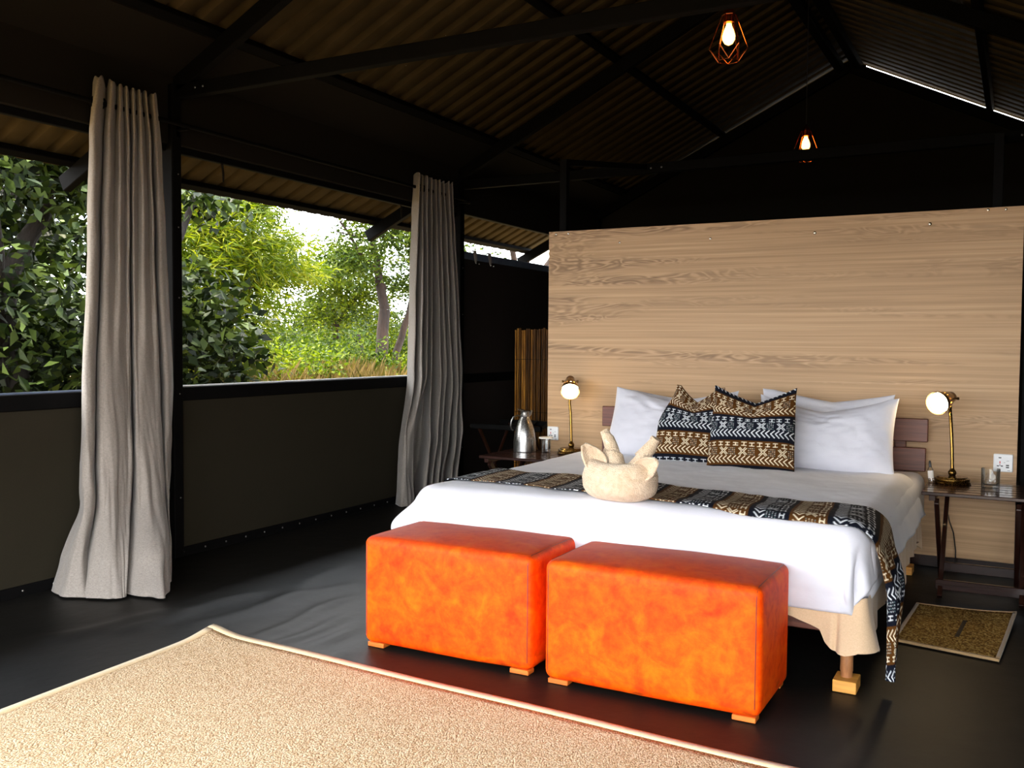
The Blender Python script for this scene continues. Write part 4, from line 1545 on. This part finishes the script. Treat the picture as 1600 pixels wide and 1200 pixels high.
# ---- bamboo screen behind the oak wall
bs = thing('bamboo_screen', 'tall screen of thin bamboo canes at the left edge of the oak wall', 'screen', (0.92, 7.0, 0))
r_ = random.Random(4)
x = 0.545
while x < 1.42:
    rd_ = r_.uniform(0.0070, 0.0105)
    hgt = 1.375 + r_.uniform(-0.012, 0.008)
    yy = 7.0 + r_.uniform(-0.004, 0.004)
    pr_, z = [], 0.0
    while z < hgt - 0.02:
        stp = r_.uniform(0.16, 0.30)
        pr_ += [(rd_, z), (rd_, min(z + stp, hgt) - 0.012), (rd_ * 1.18, min(z + stp, hgt) - 0.006)]
        z += stp
    pr_.append((rd_ * 0.98, hgt))
    mk('cane', lathe(pr_, 7, (x + rd_, yy, 0.002)), M['bamboo'] if r_.random() < 0.55 else M['bamboo_dark'], bs, True)
    x += rd_ * 2 + r_.choice((0.0006, 0.0012, 0.004))
for z in (0.25, 0.68, 1.12):
    mk('binding_wire', box(0.545, 1.42, 6.986, 6.9885, z, z + 0.004), M['steel_black'], bs)

# ---- folding rack by the screen
lr = thing('luggage_rack', 'dark folding luggage rack standing before the bamboo screen', 'rack', (0.8, 6.6, 0))
for y in (6.36, 6.84):
    mk('top_rail', box(0.50, 1.12, y - 0.017, y + 0.017, 0.585, 0.625, 0.006), M['steel_black'], lr)
    mk('rail_end', dome((0.50, y, 0.605), 0.014, (-1, 0, 0)), chrome, lr, True)
for xx in (0.57, 1.04):
    mk('leg', bar((xx, 6.36, 0.60), (xx, 6.84, 0.0), 0.016, 0.026, (0, 1, 1), 0.002), M['darkwood'], lr)
    mk('leg', bar((xx + 0.018, 6.84, 0.60), (xx + 0.018, 6.36, 0.0), 0.016, 0.026, (0, -1, 1), 0.002), M['darkwood'], lr)
    mk('pivot', dome((xx - 0.009, 6.60, 0.30), 0.008, (-1, 0, 0)), chrome, lr, True)
for xx in (0.66, 0.80, 0.94):
    mk('strap', grid(np.array([[[xx, y, 0.628 - 0.05 * (1 - ((y - 6.6) / 0.24) ** 2)], [xx + 0.05, y, 0.628 - 0.05 * (1 - ((y - 6.6) / 0.24) ** 2)]] for y in np.linspace(6.36, 6.84, 9)])),
       M['canvas_black'], lr)

# ---- small fittings on the left wall
for y, lab in ((7.207, 'small pale clip hooked over the wall rail, nearer the curtain'), (7.469, 'small pale clip hooked over the wall rail, further from the curtain')):
    t = thing('rail_clip', lab, 'clip', (0.02, y, 2.03), 'clips on the wall rail')
    mk('clip_body', tube([(0.004, y, 2.068), (0.026, y, 2.062), (0.030, y, 2.03), (0.034, y + 0.004, 1.99), (0.030, y + 0.01, 1.965)], [0.016, 0.026, 0.026, 0.022, 0.012], 10, True, 0.45), M['linen'], t, True)
    for dy in (-0.004, 0.05):
        mk('clip_tip', dome((0.036, y + 0.012 + dy, 1.955), 0.009, (0.6, -0.5, -0.5)), chrome, t, True)
for (y, za, lab) in ((4.24, 2.37, 'black tie strap dangling from the window header near the left curtain'), (6.12, 2.37, 'black tie strap dangling from the window header near the right curtain')):
    st = mk('tie_strap', tube([(-0.01, y, za + 0.01), (-0.012, y + 0.012, za - 0.05), (-0.014, y + 0.022, za - 0.10), (-0.012, y + 0.020, za - 0.15)], [0.008, 0.010, 0.010, 0.007], 8, True, 0.4), M['canvas_black'], None, True)
    tag(st, lab, 'strap')

# ================================================================== THE BUSH OUTSIDE
def leaf_cloud(blobs, size, aspect=0.5, droop=0.0, shell=0.55, seed=0, up=0.4):
    """blobs: (centre, radii, count). One folded quad per leaf."""
    r = np.random.default_rng(seed)
    Vs = []
    for c, rad, n in blobs:
        d = r.standard_normal((n, 3))
        d /= np.linalg.norm(d, axis=1)[:, None]
        q = r.random(n) ** shell
        lump = 1 + 0.22 * np.sin(d[:, 0] * 5 + c[0]) * np.sin(d[:, 1] * 5 + c[1] * 2) + 0.2 * np.sin(d[:, 2] * 6 + c[2] * 3)
        P = np.array(c) + d * (q * lump)[:, None] * np.array(rad)
        ax = r.standard_normal((n, 3)) + d * 0.7
        ax[:, 2] = ax[:, 2] * 0.6 - droop
        ax /= np.linalg.norm(ax, axis=1)[:, None]
        nr = r.standard_normal((n, 3)) * 0.8
        nr[:, 2] += up
        sd = np.cross(ax, nr)
        sd /= np.linalg.norm(sd, axis=1)[:, None] + 1e-9
        nn = np.cross(sd, ax)
        L = size * r.uniform(0.6, 1.35, n)[:, None]
        W = L * aspect * 0.5
        base = P
        Vs.append(np.stack([base, base + ax * L * 0.45 + sd * W + nn * W * 0.35, base + ax * L - nn * W * 0.2, base + ax * L * 0.45 - sd * W + nn * W * 0.35], 1))
    V = np.concatenate(Vs).reshape(-1, 3)
    F = np.arange(len(V)).reshape(-1, 4)
    return V, F


def branch_tubes(segs, seed=0, n=9):
    out = []
    r = random.Random(seed)
    for p0, p1, ra, rb in segs:
        k = 7
        path = []
        for i in range(k):
            t = i / (k - 1)
            w = math.sin(PI * t) * 0.04 * (Vector(p1) - Vector(p0)).length
            path.append([p0[j] + (p1[j] - p0[j]) * t + r.uniform(-1, 1) * w for j in range(3)])
        out.append(tube(path, np.linspace(ra, rb, k), n))
    return cat(*out)


def tree(name, label, base, segs, blobs, lm, bm, size, aspect=0.5, droop=0.0, seed=0, shell=0.55, up=0.4, group='trees and bushes outside the window'):
    t = thing(name, label, 'tree' if 'tree' in name else 'bush', base, group)
    mk('trunk' if 'tree' in name else 'stems', branch_tubes(segs, seed), bm, t, True)
    mk('foliage', leaf_cloud(blobs, size, aspect, droop, shell, seed, up), lm, t, False, 'stuff')
    return t


# near broad-leaved tree, close outside both openings
nb = (-1.9, 4.75, -0.3)
near = tree('broad_leaved_tree', 'dark broad-leaved tree close outside the left window, filling it with shade', nb,
            [((-2.1, 4.45, -0.3), (-2.3, 4.35, 1.5), 0.10, 0.08), ((-2.3, 4.35, 1.5), (-2.05, 4.7, 2.9), 0.08, 0.04), ((-2.3, 4.35, 1.5), (-2.9, 3.9, 2.9), 0.06, 0.03),
             ((-2.0, 4.75, -0.3), (-1.8, 5.1, 1.3), 0.06, 0.05), ((-1.8, 5.1, 1.3), (-1.75, 5.7, 2.5), 0.05, 0.02), ((-2.3, 4.35, 1.2), (-1.7, 3.9, 2.2), 0.04, 0.02)],
            [((-2.2, 4.1, 2.6), (0.9, 0.8, 0.5), 2000), ((-1.9, 4.75, 2.55), (0.6, 0.45, 0.4), 1000), ((-2.4, 4.0, 1.55), (0.7, 0.6, 0.45), 1500), ((-2.2, 4.75, 1.2), (0.6, 0.5, 0.5), 1300),
             ((-2.3, 4.2, 0.6), (0.9, 0.8, 0.55), 2000), ((-1.95, 5.80, 1.50), (0.46, 0.46, 0.50), 900), ((-1.95, 5.9, 0.8), (0.50, 0.45, 0.5), 1000), ((-1.8, 5.75, 2.45), (0.35, 0.4, 0.22), 260),
             ((-2.0, 6.30, 1.2), (0.38, 0.34, 0.34), 420), ((-2.6, 3.6, 1.3), (0.8, 0.7, 1.3), 2200), ((-3.0, 5.0, 1.0), (0.8, 0.9, 1.0), 2000),
             ((-2.5, 4.7, 2.1), (0.35, 0.4, 0.5), 320), ((-2.5, 4.2, 2.0), (0.25, 0.3, 0.4), 200)],
            M['leaf_dark'], M['bark_dark'], 0.105, 0.55, 0.15, 3)
# its nearest large leaves one by one
lv = np.array([(0, 0, 0), (0.45, 0.24, 0.05), (0.50, 0, -0.01), (0.45, -0.24, 0.05), (0.8, 0.17, 0.02), (0.82, 0, -0.03), (0.8, -0.17, 0.02), (1, 0, -0.10)], float)
lf = [(0, 2, 1), (0, 3, 2), (1, 2, 5, 4), (2, 3, 6, 5), (4, 5, 7), (5, 6, 7)]
first = None
r_ = random.Random(12)
for k in range(260):
    cx_, cy_, cz_, sx_, sy_, sz_ = r_.choice(((-1.55, 4.1, 2.45, .35, .55, .28), (-1.6, 4.1, 1.55, .3, .5, .3), (-1.5, 4.3, 0.95, .3, .5, .3), (-1.6, 5.75, 1.5, .22, .30, .5),
                                              (-1.6, 5.85, 0.95, .22, .30, .35), (-1.5, 5.75, 2.4, .2, .3, .16), (-1.6, 4.6, 2.1, .25, .3, .5)))
    if first is None:
        o = mk('leaf', (lv, lf), M['leaf_dark'], near)
        first = o.data
    else:
        o = bpy.data.objects.new('leaf', first)
        link(o, near)
    L = r_.uniform(0.08, 0.135)
    o.location = (cx_ + r_.uniform(-1, 1) * sx_, cy_ + r_.uniform(-1, 1) * sy_, cz_ + r_.uniform(-1, 1) * sz_)
    o.rotation_euler = (r_.uniform(-0.9, 0.9), r_.uniform(-0.2, 1.1), r_.uniform(-PI, PI))
    o.scale = (L, L, L)

tree('shade_tree', 'dense dark tree behind the broad-leaved one, seen through the left window', (-4.8, 6.1, -0.3),
     [((-4.8, 6.1, -0.4), (-5.0, 6.0, 2.4), 0.16, 0.1), ((-5.0, 6.0, 2.4), (-4.4, 6.5, 3.8), 0.09, 0.04)],
     [((-4.8, 6.0, 3.8), (1.5, 1.3, 0.9), 3000), ((-4.9, 6.2, 1.0), (1.1, 1.2, 1.2), 3600), ((-5.0, 5.0, 2.2), (1.2, 0.9, 1.6), 2800), ((-4.9, 6.6, 2.2), (0.8, 0.6, 0.6), 1100), ((-5.4, 7.0, 3.4), (1.0, 0.8, 1.1), 3000)],
     M['leaf_dark'], M['bark_dark'], 0.13, 0.5, 0.1, 8)

# feathery yellow-green tree
fb = [((-4.3, 8.6, 2.3), (0.95, 0.95, 0.9), 9000), ((-4.2, 8.0, 2.75), (0.7, 0.7, 0.5), 4500), ((-4.5, 9.2, 2.1), (0.75, 0.75, 0.55), 5000), ((-4.4, 8.4, 1.2), (0.9, 0.95, 0.8), 5200),
      ((-4.0, 7.4, 2.1), (0.7, 0.6, 0.8), 4200), ((-4.4, 9.5, 2.55), (0.5, 0.5, 0.28), 1300), ((-4.3, 9.9, 2.2), (0.45, 0.4, 0.2), 800), ((-4.2, 8.9, 2.95), (0.5, 0.5, 0.3), 1500)]
tree('feathery_tree', 'yellow-green feathery tree in the middle of the wide window, arching to the right', (-4.5, 8.3, -0.3),
     [((-4.5, 8.3, -0.4), (-4.4, 8.4, 1.6), 0.05, 0.03), ((-4.6, 8.5, -0.4), (-4.5, 8.9, 1.8), 0.04, 0.02), ((-4.4, 8.1, -0.4), (-4.2, 7.8, 1.9), 0.04, 0.02)],
     fb, M['leaf_yellow'], M['bark'], 0.15, 0.115, 0.35, 14, 0.6)

# right-hand trees
tree('trunk_tree', 'tall tree with a bare grey trunk beside the right curtain', (-6.6, 14.95, -0.3),
     [((-6.62, 14.95, -0.5), (-6.6, 15.0, 1.9), 0.145, 0.11), ((-6.6, 15.0, 1.9), (-6.75, 14.8, 3.4), 0.10, 0.05), ((-6.55, 15.15, 0.5), (-6.35, 15.55, 2.1), 0.08, 0.06), ((-6.35, 15.55, 2.1), (-6.2, 16.2, 3.6), 0.06, 0.03),
      ((-6.6, 15.0, 2.3), (-6.9, 14.0, 3.5), 0.05, 0.02), ((-6.6, 14.6, -0.4), (-6.7, 14.3, 1.4), 0.04, 0.03), ((-6.2, 16.2, 3.2), (-6.9, 13.9, 3.3), 0.03, 0.012)],
     [((-6.6, 15.0, 3.6), (1.1, 1.1, 0.7), 4200), ((-6.8, 14.3, 2.8), (0.8, 0.8, 0.5), 2300), ((-6.4, 15.9, 3.3), (1.0, 1.0, 0.8), 3400), ((-6.7, 14.6, 4.3), (1.2, 1.3, 0.6), 3000), ((-6.5, 15.5, 2.4), (0.6, 0.7, 0.35), 1200),
      ((-7.0, 13.7, 4.1), (0.7, 0.6, 0.3), 700), ((-6.4, 17.0, 3.0), (1.0, 1.0, 1.0), 2200)], M['leaf_mid'], M['bark'], 0.10, 0.36, 0.15, 21)
tree('round_tree', 'rounded bright green tree left of the bare grey trunk', (-8.6, 15.9, -0.3),
     [((-8.6, 15.9, -0.5), (-8.6, 15.9, 2.0), 0.11, 0.06), ((-8.6, 15.9, 1.5), (-8.3, 16.6, 2.6), 0.06, 0.03)],
     [((-8.5, 15.7, 2.6), (1.0, 1.0, 0.62), 5200), ((-8.3, 16.6, 2.3), (0.9, 0.9, 0.6), 3600), ((-8.6, 15.4, 1.8), (0.8, 0.8, 0.5), 2400), ((-8.4, 16.3, 3.1), (0.6, 0.6, 0.35), 1500)], M['leaf_bush'], M['bark'], 0.085, 0.4, 0.1, 22)
tree('sparse_tree', 'thin sparse tree far away in the gap of sky', (-16.0, 24.5, -0.3),
     [((-16.0, 24.5, -0.5), (-16.0, 24.6, 4.4), 0.07, 0.02), ((-16.0, 24.5, 1.8), (-16.4, 24.0, 3.2), 0.03, 0.01), ((-16.0, 24.5, 2.2), (-15.5, 25.1, 3.6), 0.03, 0.01), ((-16.0, 24.5, 2.8), (-16.4, 24.2, 4.0), 0.02, 0.01)],
     [((-16.0, 24.5, 3.6), (0.7, 0.7, 0.9), 420), ((-16.0, 24.6, 2.4), (0.9, 0.9, 0.5), 420)], M['leaf_far'], M['bark_dark'], 0.12, 0.4, 0.1, 30)
tree('leaning_tree', 'thin-leaved tree with slanting branches seen over the wall rail', (-6.4, 20.0, -0.3),
     [((-6.4, 20.0, -0.5), (-6.3, 20.2, 3.2), 0.15, 0.12), ((-6.3, 20.2, 3.0), (-6.0, 21.6, 5.4), 0.10, 0.06), ((-6.3, 20.2, 2.8), (-6.6, 18.6, 5.0), 0.08, 0.05), ((-6.2, 21.0, 3.0), (-5.6, 23.4, 5.6), 0.08, 0.04), ((-6.2, 20.4, 3.6), (-5.8, 24.4, 4.2), 0.05, 0.02)],
     [((-6.0, 22.0, 4.3), (0.9, 1.8, 0.8), 900), ((-5.8, 24.2, 4.0), (0.9, 1.2, 0.8), 1000), ((-6.3, 19.6, 5.2), (1.2, 1.6, 0.7), 700)], M['leaf_mid'], M['bark'], 0.10, 0.36, 0.1, 31)
far_specs = ((-24, 26, 4.2, 'far hazy tree on the skyline left of the thin one'), (-19, 29, 3.6, 'far hazy tree just behind the thin sparse one'), (-15, 33, 4.6, 'far hazy tree on the skyline behind the rounded green tree'),
             (-9, 34, 5.0, 'far hazy tree on the skyline behind the bare grey trunk'), (-30, 22, 5.2, 'far hazy tree behind the feathery yellow-green tree'), (-3, 36, 5.0, 'far hazy tree low over the wall rail'))
for k, (x, y, hgt, lab) in enumerate(far_specs):
    tree('distant_tree', lab, (x, y, -0.3), [((x, y, -0.5), (x, y, hgt * 0.6), 0.16, 0.06)],
         [((x, y, hgt * 0.62), (1.9, 1.9, hgt * 0.34), 3400), ((x + 1.2, y + 0.8, hgt * 0.45), (1.7, 1.7, hgt * 0.32), 2600), ((x - 1.4, y - 0.5, hgt * 0.38), (1.6, 1.6, hgt * 0.3), 2400)],
         M['leaf_far'], M['bark_dark'], 0.20, 0.5, 0.1, 40 + k)

bush_specs = ((-5.4, 10.6, 1.15, 0.85, 'leafy bush below the arching tip of the feathery tree', 'leaf_bush'), (-6.4, 11.8, 1.25, 0.9, 'bright leafy bush left of centre in the wide window', 'leaf_bush'),
              (-6.2, 13.0, 1.35, 0.9, 'bright leafy bush in the centre of the wide window', 'leaf_mid'), (-5.6, 13.3, 1.1, 0.8, 'low yellow-green bush left of the grey trunk', 'leaf_bush'),
              (-8.2, 13.6, 1.55, 1.1, 'taller green bush in front of the rounded tree', 'leaf_mid'), (-7.4, 17.2, 1.9, 1.1, 'bright bush to the right behind the grey trunk', 'leaf_bush'),
              (-9.5, 17.8, 1.6, 1.2, 'green bush under the rounded tree', 'leaf_mid'), (-9.0, 13.0, 1.6, 1.1, 'shadowed bush deep behind the feathery tree', 'leaf_far'),
              (-3.9, 8.1, 0.65, 0.7, 'low large-leaved bush under the feathery tree at the sill', 'leaf_mid'), (-12.5, 19.5, 1.7, 1.5, 'grey-green bush far off under the sky gap', 'leaf_far'),
              (-11.0, 21.0, 1.9, 1.5, 'second grey-green bush far off under the sky gap, further right', 'leaf_far'), (-4.6, 6.3, 0.9, 0.9, 'low bush beneath the dark broad-leaved tree', 'leaf_bush'))
for k, (x, y, hgt, w, lab, lm) in enumerate(bush_specs):
    n = int(4200 * w * w)
    tree('leafy_bush', lab, (x, y, -0.3), [((x, y, -0.4), (x + 0.1, y, hgt * 0.6), 0.02, 0.01), ((x, y, -0.4), (x - 0.25, y + 0.2, hgt * 0.6), 0.02, 0.01)],
         [((x, y, hgt * 0.45), (w, w, hgt * 0.5), n), ((x + 0.5 * w, y + 0.5 * w, hgt * 0.62), (w * 0.6, w * 0.6, hgt * 0.34), n // 3), ((x - 0.4 * w, y - 0.5 * w, hgt * 0.55), (w * 0.6, w * 0.6, hgt * 0.34), n // 3)],
         M[lm], M['bark'], 0.085, 0.46, 0.05, 60 + k)


def grass(n, seed):
    r = np.random.default_rng(seed)
    x = r.uniform(-7.0, -3.6, n)
    y = (4.283 - x) * r.uniform(0.93, 1.42, n)
    hgt = r.uniform(0.62, 1.22, n) * (0.75 + 0.5 * (vnoise(x * 1.3, y * 1.3, 5) + 0.5))
    a = r.uniform(0, 2 * PI, n)
    ln = r.uniform(0.1, 0.45, n) * hgt
    b = np.stack([x, y, np.full(n, -0.35)], 1)
    sd = np.stack([-np.sin(a), np.cos(a), np.zeros(n)], 1) * 0.007
    mid = b + np.stack([np.cos(a) * ln * 0.3, np.sin(a) * ln * 0.3, hgt * 0.6], 1)
    tip = b + np.stack([np.cos(a) * ln, np.sin(a) * ln, hgt], 1)
    V = np.stack([b - sd, b + sd, mid + sd * 0.8, tip, mid - sd * 0.8], 1).reshape(-1, 3)
    return V, np.arange(len(V)).reshape(-1, 5)


gr = mk('dry_grass', grass(17000, 9), M['dry_grass'])
tag(gr, 'tall dry straw-coloured grass along the window sill outside', 'grass', None, 'stuff')
